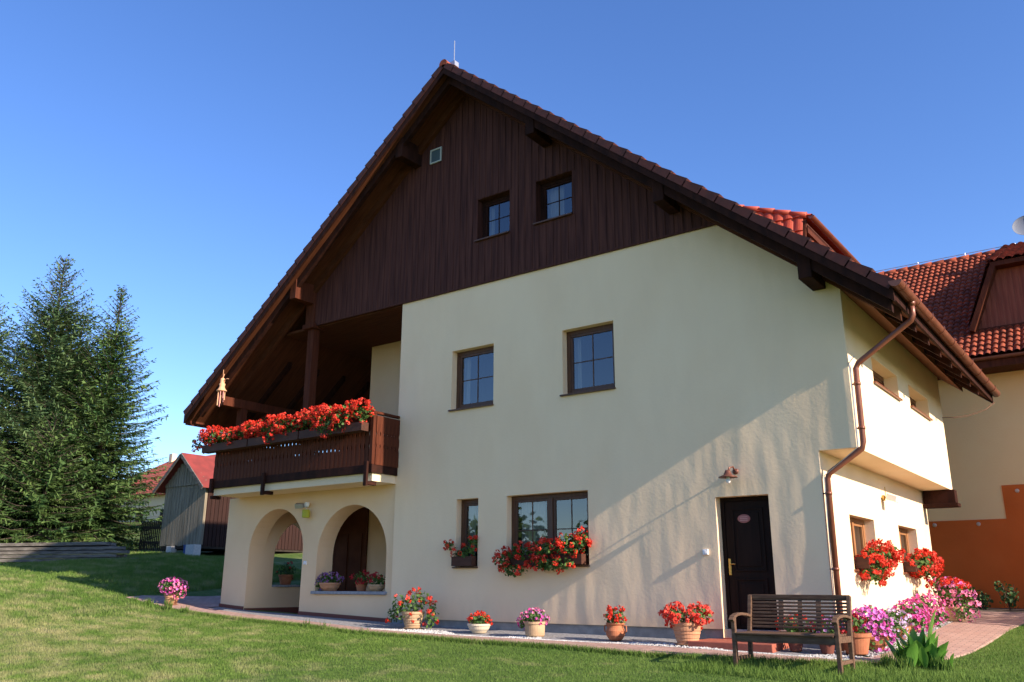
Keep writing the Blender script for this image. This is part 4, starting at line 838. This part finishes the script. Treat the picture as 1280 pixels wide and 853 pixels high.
# ------------------------------------------------------------------ small fittings on the walls
t = thing('wall_lamp', 'copper coloured wall lamp with flat shade and white bulb above the entrance door', 'lamp', (-1.33, 0, 2.5), 'outdoor lamps on the walls')
mb = MB(); mb.lathe([(.045, 0), (.045, .02)], (-1.28, 0, 2.56), 16, Matrix.Rotation(math.radians(90), 4, 'X')); mb.tube([(-1.28, -.01, 2.56), (-1.28, -.10, 2.62), (-1.30, -.20, 2.60), (-1.32, -.22, 2.52)], .013, 8); build(mb, 'bracket', M['lampbrown'], t, smooth=True)
mb = MB(); mb.lathe([(.035, .10), (.05, .07), (.065, .03), (.14, 0.0), (.145, -.012), (.13, -.008), (.06, .015), (.03, .08)], (-1.32, -.22, 2.46), 24); build(mb, 'lamp_shade', M['lampbrown'], t, smooth=True)
mb = MB(); mb.lathe([(.02, .08), (.022, .0), (.032, -.04), (.034, -.06), (.022, -.085), (.005, -.09)], (-1.32, -.22, 2.45), 16); build(mb, 'bulb', M['white'], t, smooth=True)
mb = MB(); mb.box(-1.88, -1.80, -.045, 0, 1.33, 1.41); mb.box(-1.86, -1.82, -.052, -.045, 1.35, 1.39); tag(center_origin(build(mb, 'doorbell', M['white'], bevel=.006)), 'small white doorbell on the plaster left of the entrance door', 'doorbell')
mb = MB(); mb.box(-11.12, -11.04, .0, .03, 1.28, 1.36); mb.lathe([(.03, 0), (.03, .02)], (-11.08, .0, 1.32), 14, Matrix.Rotation(math.radians(90), 4, 'X')); tag(center_origin(build(mb, 'wall_socket', M['white'], bevel=.005)), 'round white socket on the pier between the two porch arches', 'socket')
t = thing('wall_lamp', 'white twin floodlight with sensor on the pier between the porch arches', 'lamp', (-11.18, .03, 2.55), 'outdoor lamps on the walls')
mb = MB(); mb.box(-11.24, -11.10, -.01, .03, 2.50, 2.58); build(mb, 'base', M['white'], t, bevel=.005)
mb = MB(); mb.box(-.09, .09, -.10, .0, -.05, .05, Matrix.Translation((-11.28, -.06, 2.56)) @ Matrix.Rotation(.45, 4, 'Z') @ Matrix.Rotation(.5, 4, 'X')); build(mb, 'head', M['metal_grey'], t, bevel=.01)
mb = MB(); mb.box(-.06, .06, -.08, .0, -.04, .04, Matrix.Translation((-11.04, -.03, 2.56)) @ Matrix.Rotation(-.4, 4, 'Z')); build(mb, 'sensor', M['white'], t, bevel=.01)
t = thing('hanging_lantern', 'yellow green drum lantern hanging under the floodlight by the porch arches', 'lantern', (-11.05, -.10, 2.27)); mb = MB(); mb.lathe([(.07, 0), (.085, .02), (.085, .15), (.07, .17)], (-11.05, -.08, 2.27), 18); build(mb, 'shade', M['yellowgreen'], t)
mb = MB(); mb.tube([(-11.05, -.08, 2.44), (-11.05, -.08, 2.52)], .006, 5); build(mb, 'hook', M['metal_grey'], t)
t = thing('wall_lamp', 'white floodlight on the sunlit side wall between the two upper floors', 'lamp', (.0, 3.4, 2.35), 'outdoor lamps on the walls')
mb = MB(); mb.lathe([(.05, 0), (.05, .04)], (.0, 3.4, 2.36), 16, Matrix.Rotation(math.radians(90), 4, 'Y')); mb.tube([(.03, 3.4, 2.36), (.12, 3.4, 2.38)], .015, 8); mb.tube([(.06, 3.4, 2.38), (.06, 3.4, 2.55)], .006, 5); build(mb, 'bracket', M['brass'], t)
mb = MB(); mb.box(-.05, .13, -.10, .10, -.05, .06, Matrix.Translation((.14, 3.38, 2.36)) @ Matrix.Rotation(.35, 4, 'Y')); build(mb, 'head', M['white'], t, bevel=.015)
# wind chime
cx, cy, cz = -13.5, -.80, 5.38; t = thing('wind_chime', 'clay figure wind chime hanging from the left end of the gable verge', 'wind chime', (cx, cy, cz))
mb = MB(); mb.tube([(cx, cy, cz + .42), (cx, cy, cz + .18)], .006, 5); mb.tube([(cx + .05, cy, cz + .14), (cx + .16, cy, cz + .17), (cx + .24, cy, cz + .15)], [.014, .01, .004], 6); mb.tube([(cx - .03, cy, cz + .12), (cx + .0, cy, cz + .2), (cx + .05, cy, cz + .3)], [.018, .012, .006], 6); build(mb, 'arms', M['clay'], t, smooth=True)
mb = MB(); mb.lathe([(.11, -.12), (.12, -.10), (.08, -.06), (.06, 0), (.075, .05), (.05, .09), (.055, .13), (.05, .18), (.02, .21)], (cx, cy, cz), 16); build(mb, 'figure', M['clay'], t, smooth=True)
for i in range(7):
    a = 6.283 * i / 7; mb = MB(); x_, y_ = cx + math.cos(a) * .075, cy + math.sin(a) * .075; L_ = .18 + .035 * i; mb.tube([(x_, y_, cz - .11), (x_, y_, cz - .11 - L_)], .012, 7); build(mb, 'chime_tube', M['clay'] if i % 2 else mat('chime_pink', (.55, .25, .22), .5), t)
mb = MB(); mb.tube([(1.46, 7.55, 4.60), (1.3, 7.3, 4.42), (1.0, 7.1, 4.30), (.75, 6.95, 4.26), (.545, 6.88, 4.27)], .010, 5, cap=False); tag(center_origin(build(mb, 'cable', M['cable'])), 'thin slack cable from the far gutter end to the side wall corner', 'cable')
mb = MB(); mb.lathe([(.03, 0), (.02, .05), (.04, .1)], (1, 1, 1), 4)

# ------------------------------------------------------------------ neighbour house
nh = thing('house', 'neighbouring house with peach upper wall, orange base and red tiled roof on the right', 'house', (3, 13, 0)); NY = 10.0
mb = MB(); mb.box(-4, 12, NY, NY + .4, -.5, 6.1); mb.box(-4, -3.6, NY + .4, 19, -.5, 6.1); mb.box(11.6, 12, NY + .4, 19, -.5, 6.1); build(mb, 'wall', M['neigh'], nh)
mb = MB(); mb.prism([(-4, -.5), (12, -.5), (12, 3.12), (1.06, 3.12), (1.06, 2.37), (-4, 2.37)], lambda a_, b_, t_: (a_, t_, b_), NY - .02, NY + .001); build(mb, 'orange_base', M['orange'], nh, recalc=True)
for (x_, z_) in ((-.45, 2.28), (.48, 2.27), (1.36, 2.98)): mb = MB(); mb.lathe([(.045, 0), (.045, .02), (.02, .035)], (x_, NY - .02, z_), 14, Matrix.Rotation(math.radians(90), 4, 'X')); build(mb, 'wall_fitting', mat('fitting', (.6, .4, .3), .5), nh)
mb = MB(); mb.tube([(2.35, NY - .03, 4.35), (2.1, NY - .03, 4.42), (1.7, NY - .03, 4.40)], .008, 5)
ze, ye, yr, zrg = 5.98, 9.2, 14.4, 10.2; sn = (zrg - ze) / (yr - ye); ln = math.hypot(yr - ye, zrg - ze); vdn = np.array([0, yr - ye, zrg - ze]) / ln; nn_ = np.array([0, -vdn[2], vdn[1]])
mb = MB(); tile_field(mb, (-4.2, ye, ze), (1, 0, 0), vdn, nn_, 16.5, ln, hump=.15, row=.26)
tile_field(mb, (-4.2, 2 * yr - ye, ze), (1, 0, 0), vdn * np.array([1, -1, 1]), nn_ * np.array([1, -1, 1]), 16.5, ln, hump=.38, row=.69, spt=4)
nroof = build(mb, 'roof', M['tile'], nh)
mb = MB(); mb.prism([(ye + .05, ze - .02), (yr, zrg - .04), (2 * yr - ye - .05, ze - .02), (2 * yr - ye - .05, ze - .2), (yr, zrg - .3), (ye + .05, ze - .2)], lambda a_, b_, t_: (t_, a_, b_), -4.15, 12.2); build(mb, 'roof_deck', M['wood_soffit'], nh, recalc=True)
mb = MB(); mb.add([(-3.9, NY + .1, 6), (-3.9, 19, 6), (-3.9, yr, zrg - .3)], [(0, 1, 2)]); build(mb, 'gable', M['neigh'], nh)
mb = MB()
for i in range(48): x0 = -4.2 + i * .34; mb.tube([(x0, yr, zrg + .02), (x0 + .38, yr, zrg + .035)], [.09, .11], 8)
build(mb, 'ridge_tiles', M['tile'], nroof, smooth=True)
mb = MB(); mb.box(-4.2, 12.3, ye - .03, ye + .02, ze - .26, ze - .02); mb.box(-4.2, 12.3, ye + .02, NY, ze - .24, ze - .20); build(mb, 'fascia', M['wood_red'], nh)
mb = MB()
N = 10
vs = []
for xx in (-4.2, 12.3):
    for k in range(N + 1): an = math.pi + math.pi * k / N; vs.append((xx, ye - .08 + .07 * math.cos(an), ze - .03 + .07 * math.sin(an)))
mb.add(vs, [(k, k + 1, N + 2 + k, N + 1 + k) for k in range(N)]); build(mb, 'gutter', M['copper'], nh)
mb = MB(); mb.tube([(-3.6, yr, zrg + .18), (11.5, yr, zrg + .18)], .010, 4)
for i in range(12): mb.tube([(-3.4 + i * 1.3, yr, zrg + .05), (-3.4 + i * 1.3, yr, zrg + .2)], .01, 4)
build(mb, 'lightning_wire', M['metal_grey'], nh)
# trapezoid dormer
DY = 10.28; A_ = (.93, 6.86); B2 = (1.58, 8.36); WD = 4.4
dpoly = [A_, (WD + .65 * 1 + .0, 6.86), (WD, 8.36), B2]
mb = MB(); mb.prism(dpoly, lambda a_, b_, t_: (a_, t_, b_), DY, DY + .1)
x = 1.0
while x < WD + .4:
    zt = min(8.30, 6.9 + (x - .93) * (1.5 / .65)) - .02
    if x > WD: zt = 8.3 - (x - WD) * 2.3
    if zt > 7: mb.box(x, x + .07, DY - .015, DY, 6.93, zt)
    x += .14
nd = build(mb, 'dormer', mat('dormer_boards', (.19, .05, .028), .75, (.26, .075, .04), 3, (7, 7, .5)), nh, recalc=True)
mb = MB(); mb.bar((A_[0], DY - .16, A_[1] - .02), (B2[0], DY - .16, B2[1] + .02), .34, .13, (1, 0, 0)); mb.bar((B2[0] - .05, DY - .16, B2[1] + .06), (WD + .05, DY - .16, B2[1] + .06), .34, .12); mb.bar((WD + .65, DY - .16, A_[1] - .02), (WD, DY - .16, B2[1] + .02), .34, .13, (1, 0, 0)); mb.bar((A_[0], DY - .05, A_[1] + .02), (WD + .6, DY - .05, A_[1] + .02), .12, .09); build(mb, 'dormer_frame', M['wood_red'], nd, bevel=.008)
# roof of dormer: low pitched top meeting the main slope, and hipped cheeks
pt = .42; d_ = (8.46 - ze - (DY - .3 - ye) * sn) / (sn - pt); 
yb = DY - .3 + d_; mb = MB()
vd2 = np.array([0, 1, pt]) / math.hypot(1, pt); n2 = np.array([0, -pt, 1]) / math.hypot(1, pt)
tile_field(mb, (B2[0] - .12, DY - .36, 8.44), (1, 0, 0), vd2, n2, WD - B2[0] + .24, d_ * math.hypot(1, pt)); build(mb, 'dormer_roof', M['tile'], nd)
mb = MB(); A3 = np.array([A_[0] - .08, DY - .3, A_[1] + .03]); B3 = np.array([B2[0] - .1, DY - .3, B2[1] + .08]); C3 = np.array([B2[0] - .1, yb, ze + (yb - ye) * sn + .03])
N = 9
for i in range(N):
    f0, f1 = i / N, (i + 1) / N; a0 = A3 + (C3 - A3) * f0; a1 = A3 + (C3 - A3) * f1; b0 = B3 + (C3 - B3) * f0; b1 = B3 + (C3 - B3) * f1; o = np.array([-.02, 0, .02])
    mb.quad(a0 + o, a1, b1, b0 + o)
m2 = MB(); m2.add([(WD + .73, DY - .3, A_[1] + .03), (WD + .1, DY - .3, B2[1] + .08), (WD + .1, yb, C3[2])], [(0, 1, 2)]); build(m2, 'dormer_cheek', M['tile'], nd)
build(mb, 'dormer_cheek', M['tile'], nd)
# satellite dish
dx, dy_, dz = 2.24, 13.4, 10.45; t = thing('satellite_dish', 'grey satellite dish above the neighbouring roof ridge at the right edge', 'satellite dish', (dx, dy_, dz - .8))
Md = Matrix.Rotation(math.radians(68), 4, 'X'); mb = MB(); mb.lathe([(.02, .0), (.15, .012), (.28, .045), (.36, .085), (.365, .09), (.36, .075), (.28, .035), (.15, .0), (.01, -.01)], (dx, dy_, dz), 32, Md); build(mb, 'dish', M['dish'], t, smooth=True)
mb = MB(); mb.tube([(dx, dy_ + .1, dz - .05), (dx + .05, dy_ + .4, dz - .1), (dx + .05, dy_ + .4, dz - 1.0)], .025, 8); build(mb, 'mast', M['metal_grey'], t)
mb = MB(); mb.tube([(dx, dy_ - .05, dz - .33), (dx + .1, dy_ - .5, dz - .12)], .012, 6); mb.tube([(dx + .1, dy_ - .5, dz - .12), (dx + .09, dy_ - .42, dz - .09)], .035, 8); build(mb, 'feed_arm', M['fence'], t)

# ------------------------------------------------------------------ shed, fence, far house
t = thing('garden_shed', 'small grey weathered plank shed with red roof at the edge of the lawn', 'shed', (-25.0, 8, 2)); SY = 6.0; SX0, SX1 = -26.25, -23.75; sc_ = (SX0 + SX1) / 2
mb = MB(); mb.box(SX0, SX1, SY, SY + .08, 2.25, 4.42)
x = SX0 - .02
while x < SX1 - .1: mb.box(x, x + .14, SY - .03, SY, 2.25 + random.uniform(-.03, .03), 4.40); x += .16
build(mb, 'front_wall', M['shed_board'], t)
mb = MB(); mb.add([(SX0 - .1, SY - .04, 4.42), (SX1 + .1, SY - .04, 4.42), (sc_, SY - .04, 5.50)], [(0, 1, 2)]); x = SX0
while x < SX1: zt = 5.5 - abs(x + .07 - sc_) * .80; mb.box(x, x + .14, SY - .075, SY - .045, 4.40, zt); x += .17
build(mb, 'gable', M['shed_board'], t)
mb = MB(); mb.box(SX1 - .08, SX1, SY + .08, SY + 5, 2.2, 4.45)
for i in range(30): mb.box(SX1, SX1 + .025, SY + .1 + i * .165, SY + .24 + i * .165, 2.2, 4.45)
mb.box(SX0, SX0 + .08, SY + .08, SY + 5, 2.2, 4.45); mb.box(SX0, SX1, SY + 4.92, SY + 5, 2.2, 4.45); build(mb, 'side_wall', M['shed_red'], t)
mb = MB(); mb.box(SX0, SX1, SY + .0, SY + 5, 2.12, 2.24); build(mb, 'floor_frame', M['fence'], t)
mb = MB()
for s in (-1, 1):
    x1 = sc_ + s * 1.55; z1 = 5.56 - 1.55 * .83; mb.prism([(sc_, 5.60), (x1, z1), (x1, z1 - .05), (sc_, 5.54)], lambda a_, b_, t_: (a_, t_, b_), SY - .35, SY + 5.3)
build(mb, 'roof', M['shed_roof'], t, recalc=True)
mb = MB()
for s in (-1, 1): x1 = sc_ + s * 1.55; z1 = 5.56 - 1.55 * .83; mb.bar((sc_, SY - .37, 5.52), (x1, SY - .37, z1 - .06), .03, .12)
build(mb, 'barge_board', M['timber'], t)
def blk(x_, y_, s, m_, name, lab, cat, z_=None):
    mb = MB(); zb = gz(x_, y_) - .03; mb.box(x_ - s[0] / 2, x_ + s[0] / 2, y_ - s[1] / 2, y_ + s[1] / 2, zb, zb + s[2]); return tag(center_origin(build(mb, name, M[m_], bevel=.015)), lab, cat)
blk(-23.95, 5.85, (.5, .3, .42), 'block', 'concrete_block', 'large pale concrete block under the right corner of the grey shed', 'block')
blk(-25.45, 5.95, (.3, .25, .3), 'block', 'concrete_block', 'small pale concrete block under the left part of the grey shed', 'block')
z_ = gz(-24.6, 6.2) - .02; mb = MB(); mb.lathe([(.16, 0), (.18, .03), (.18, .30), (.19, .31), (.19, .36), (.15, .37)], (-24.6, 6.1, z_), 20); tag(center_origin(build(mb, 'plastic_tub', M['blue'])), 'blue plastic tub pushed under the grey shed between its concrete blocks', 'tub')
# fence
t = thing('picket_fence', 'dark picket fence between the spruces and the grey shed', 'fence', (-28, 6.6, 2.1)); mb = MB(); x = -29.4
while x < -26.35:
    y_ = 7.0 - (x + 29.4) * .25; zb = gz(x, y_); mb.box(x, x + .075, y_, y_ + .02, zb + .05, zb + 1.15 + random.uniform(-.03, .03)); x += .215
build(mb, 'pickets', M['fence'], t)
for h in (.35, .9): mb = MB(); mb.bar((-29.4, 7.04, gz(-29.4, 7.0) + h), (-26.3, 6.265, gz(-26.3, 6.2) + h), .04, .09); build(mb, 'rail', M['fence'], t)
# timber stack
d = Vector((3.9, 2.65, 0)).normalized(); nrm = Vector((-d.y, d.x, 0)); gl = 'long weathered grey timber beam in the low stack at the lawn edge under the spruces'
for row in range(5):
    for col in range(2):
        off = random.uniform(-.25, .5); L0 = -7.5; L1 = 4.25 - off - row * .18
        a = Vector((-26.85, .85, 0)) + d * L0 + nrm * col * .28; b = Vector((-26.85, .85, 0)) + d * L1 + nrm * col * .28; a.z = 1.50 + row * .125 + random.uniform(0, .02); b.z = 1.66 + row * .122 + random.uniform(-.02, .03) 
        mid = (a + b) / 2; mb = MB(); mb.bar(a, b, .24, .105); tb = center_origin(build(mb, 'timber_beam', M['timber'], bevel=.015)); tag(tb, gl, 'timber beam', 'stacked timber beams by the spruces')
# far house
t = thing('house', 'small distant house with red hipped roof and chimney beyond the picket fence', 'house', (-53, 24.6, 4))
mb = MB(); mb.box(-60, -45.5, 20.8, 28.4, 2.5, 6.85); build(mb, 'wall', M['far_wall'], t)
mb = MB(); mb.add([(-60.5, 20.3, 6.9), (-45, 20.3, 6.9), (-45, 28.9, 6.9), (-60.5, 28.9, 6.9), (-56.2, 24.6, 10.0), (-49.5, 24.6, 10.0), (-60.5, 20.3, 6.75), (-45, 20.3, 6.75), (-45, 28.9, 6.75), (-60.5, 28.9, 6.75)], [(0, 1, 5, 4), (1, 2, 5), (2, 3, 4, 5), (3, 0, 4), (6, 7, 1, 0), (7, 8, 2, 1), (8, 9, 3, 2), (9, 6, 0, 3), (9, 8, 7, 6)]); rf = build(mb, 'roof', M['far_roof'], t)
mb = MB(); mb.box(-55.9, -55.5, 24.3, 24.7, 9.2, 10.45); build(mb, 'chimney', M['far_wall'], rf)
for x_ in (-56.5, -53.5, -50.5): mb = MB(); mb.box(x_, x_ + .9, 20.76, 20.8, 4.6, 5.8); build(mb, 'window', M['room'], t)

# ------------------------------------------------------------------ spruces
def spruce(x_, y_, H, R, label, mat_, seed, group='spruces at the edge of the lawn'):
    r = np.random.default_rng(seed); z0 = gz(x_, y_) - .1; t = thing('spruce_tree', label, 'tree', (x_, y_, z0), group)
    tr = MB(); tr.tube([(x_, y_, z0), (x_ + .05, y_, z0 + H * .4), (x_ - .03, y_, z0 + H * .75), (x_, y_, z0 + H)], [.02 * H, .014 * H, .007 * H, .006], 8)
    VV = []; h = .25
    while h < H - .15:
        f = h / H; L0 = R * 1.06 * (1 - f) ** .84 * (1.0 if f > .12 else .85); nb = 8 if f < .8 else 4; a0 = r.uniform(0, 6.28)
        for k in range(nb):
            az = a0 + k * 6.283 / nb + r.normal(0, .18); L = max(.22, L0 * r.uniform(.72, 1.18)); rise0 = .25 + .75 * f ** 2.2 - .35 * (1 - f)
            nseg = max(4, int(L / .12)); s = np.linspace(.12, 1, nseg); dirh = np.array([math.cos(az), math.sin(az)])
            pz = z0 + h + L * (rise0 * s - .30 * (1 - f) * s + .42 * (1 - f * .5) * s ** 3 * .6); px = x_ + dirh[0] * L * s; py = y_ + dirh[1] * L * s
            P3 = np.stack([px, py, pz], -1); tr.tube([tuple(P3[0]), tuple(P3[nseg // 2]), tuple(P3[-1])], [.018 + .006 * L, .012, .004], 4, cap=False)
            perp = np.array([-dirh[1], dirh[0], 0.]); tang = np.gradient(P3, axis=0); tang /= np.linalg.norm(tang, axis=1)[:, None]
            for i in range(nseg):
                tw = (.16 + .55 * L * .35) * (1 - s[i] * .75) * r.uniform(.6, 1.15) * (1 if f < .8 else .55) + .05
                for sd in (-1, 1, 0):
                    if sd == 0:
                        if r.random() < .45: continue
                        dv = tang[i] * .5 + np.array([0, 0, -.75]) + r.normal(0, .25, 3); q = .22 * (.6 + .6 * (1 - f))
                    else: dv = perp * sd * .8 + tang[i] * .62 + np.array([0, 0, -.12]) + r.normal(0, .13, 3); q = tw
                    dv /= np.linalg.norm(dv); nsub = max(1, int(q / .13))
                    up = np.array([0, 0, 1.]); sdv = np.cross(dv, up); sdv /= (np.linalg.norm(sdv) + 1e-6)
                    for j in range(nsub):
                        b0 = P3[i] + dv * q * j / nsub; b1 = P3[i] + dv * q * (j + 1.25) / nsub + np.array([0, 0, -.015]); wv = .024 * (1 - .5 * j / nsub) * r.uniform(.8, 1.3)
                        wvv = sdv * wv + up * r.normal(0, .02)
                        VV.append((b0, b0 * .45 + b1 * .55 + wvv, b1, b0 * .45 + b1 * .55 - wvv))
                        if nsub > 1:
                            for s3 in (-1, -.55, .55, 1):
                                if r.random() < .75: e = b0 + dv * .08 * r.uniform(.2, 1.6) + sdv * s3 * .15 + np.array([0, 0, r.normal(-.02, .03)]); VV.append((b0, b0 * .5 + e * .5 + dv * .020, e, b0 * .5 + e * .5 - dv * .020))
        h += .27 * (1 - .35 * f) * r.uniform(.8, 1.2)
    A = np.array(VV).reshape(-1, 3); n = len(VV); F = np.arange(n * 4).reshape(n, 4)
    build(tr, 'trunk', M['bark'], t); build(MB().arr(A, F), 'crown', M[mat_], t); return t
spruce(-33.3, 4.2, 12.9, 4.5, 'tallest spruce of the group, with a thin bare pointed top', 'needles_blue', 1)
spruce(-31.5, 6.0, 11.5, 3.4, 'dense spruce nearest the shed, right hand tree of the group', 'needles', 2)
spruce(-36.2, 2.6, 11.4, 4.3, 'spruce cut off by the left edge of the photo', 'needles', 3)
spruce(-35.2, 6.3, 10.9, 4.2, 'shorter spruce filling the gap behind the two tall ones', 'needles', 4)
spruce(-30.5, 3.5, 5.6, 2.8, 'low wide young spruce in front of the tall ones behind the timber stack', 'needles', 5)
spruce(-32.2, 1.7, 5.4, 3.2, 'low young spruce at the left behind the timber stack', 'needles', 6)
for i, (x_, y_, r_, lab) in enumerate(((-31.0, 2.0, .55, 'light green leafy bush under the spruces behind the timber stack'),)):
    z_ = gz(x_, y_); t = thing('bush', lab, 'bush', (x_, y_, z_)); mb = MB(); leaf_cloud(mb, [(x_, y_, z_ + r_ * .75, r_, r_, r_ * .8), (x_ + r_ * .6, y_, z_ + r_ * .5, r_ * .6, r_ * .6, r_ * .5), (x_ - r_ * .7, y_, z_ + r_ * .55, r_ * .6, r_ * .6, r_ * .55)], 1500, .04, .08); build(mb, 'foliage', M['bush'], t)
    mb = MB()
    for k in range(7): mb.tube([(x_, y_, z_), (x_ + random.uniform(-.5, .5) * r_, y_ + random.uniform(-.5, .5) * r_, z_ + r_)], .012, 5)
    build(mb, 'stems', M['bark'], t)
# far-off wood closing the view beyond the fence
mb = MB(); E_ = [(-60 + i * 3.4, 60 + (i % 5) * 2.2, gz(-60 + i * 3.4, 60) + 2.2, 3.6, 3, 2.6 + (i % 3) * .8) for i in range(9)]
leaf_cloud(mb, E_, 4500, .22, .42); fw_ = build(mb, 'distant_wood', M['bush']); fw_['kind'] = 'stuff'
mb = MB(); leaf_cloud(mb, [(-75 + i * 5.2, -52 + (i % 4) * 2.5, gz(-40, -40) + 3.2, 4.2, 3.5, 4.0 + (i % 3) * .9) for i in range(18)], 26000, .22, .42); fw2 = build(mb, 'distant_wood', M['bush']); fw2['kind'] = 'stuff'
# added foliage row, unseen at the right, casting shade on the far path
x_, y_ = 6.4, 7.2; z_ = gz(x_, y_); t = thing('shade_hedge', 'added row of tall green foliage, unseen at the right, that shades the path', 'shade_hedge', (x_, y_, z_)); mb = MB(); leaf_cloud(mb, [(x_, 4.9 + i * .8, z_ + 1.6, .7, .8, 1.6) for i in range(6)], 5000, .06, .11); build(mb, 'foliage', M['bush'], t)
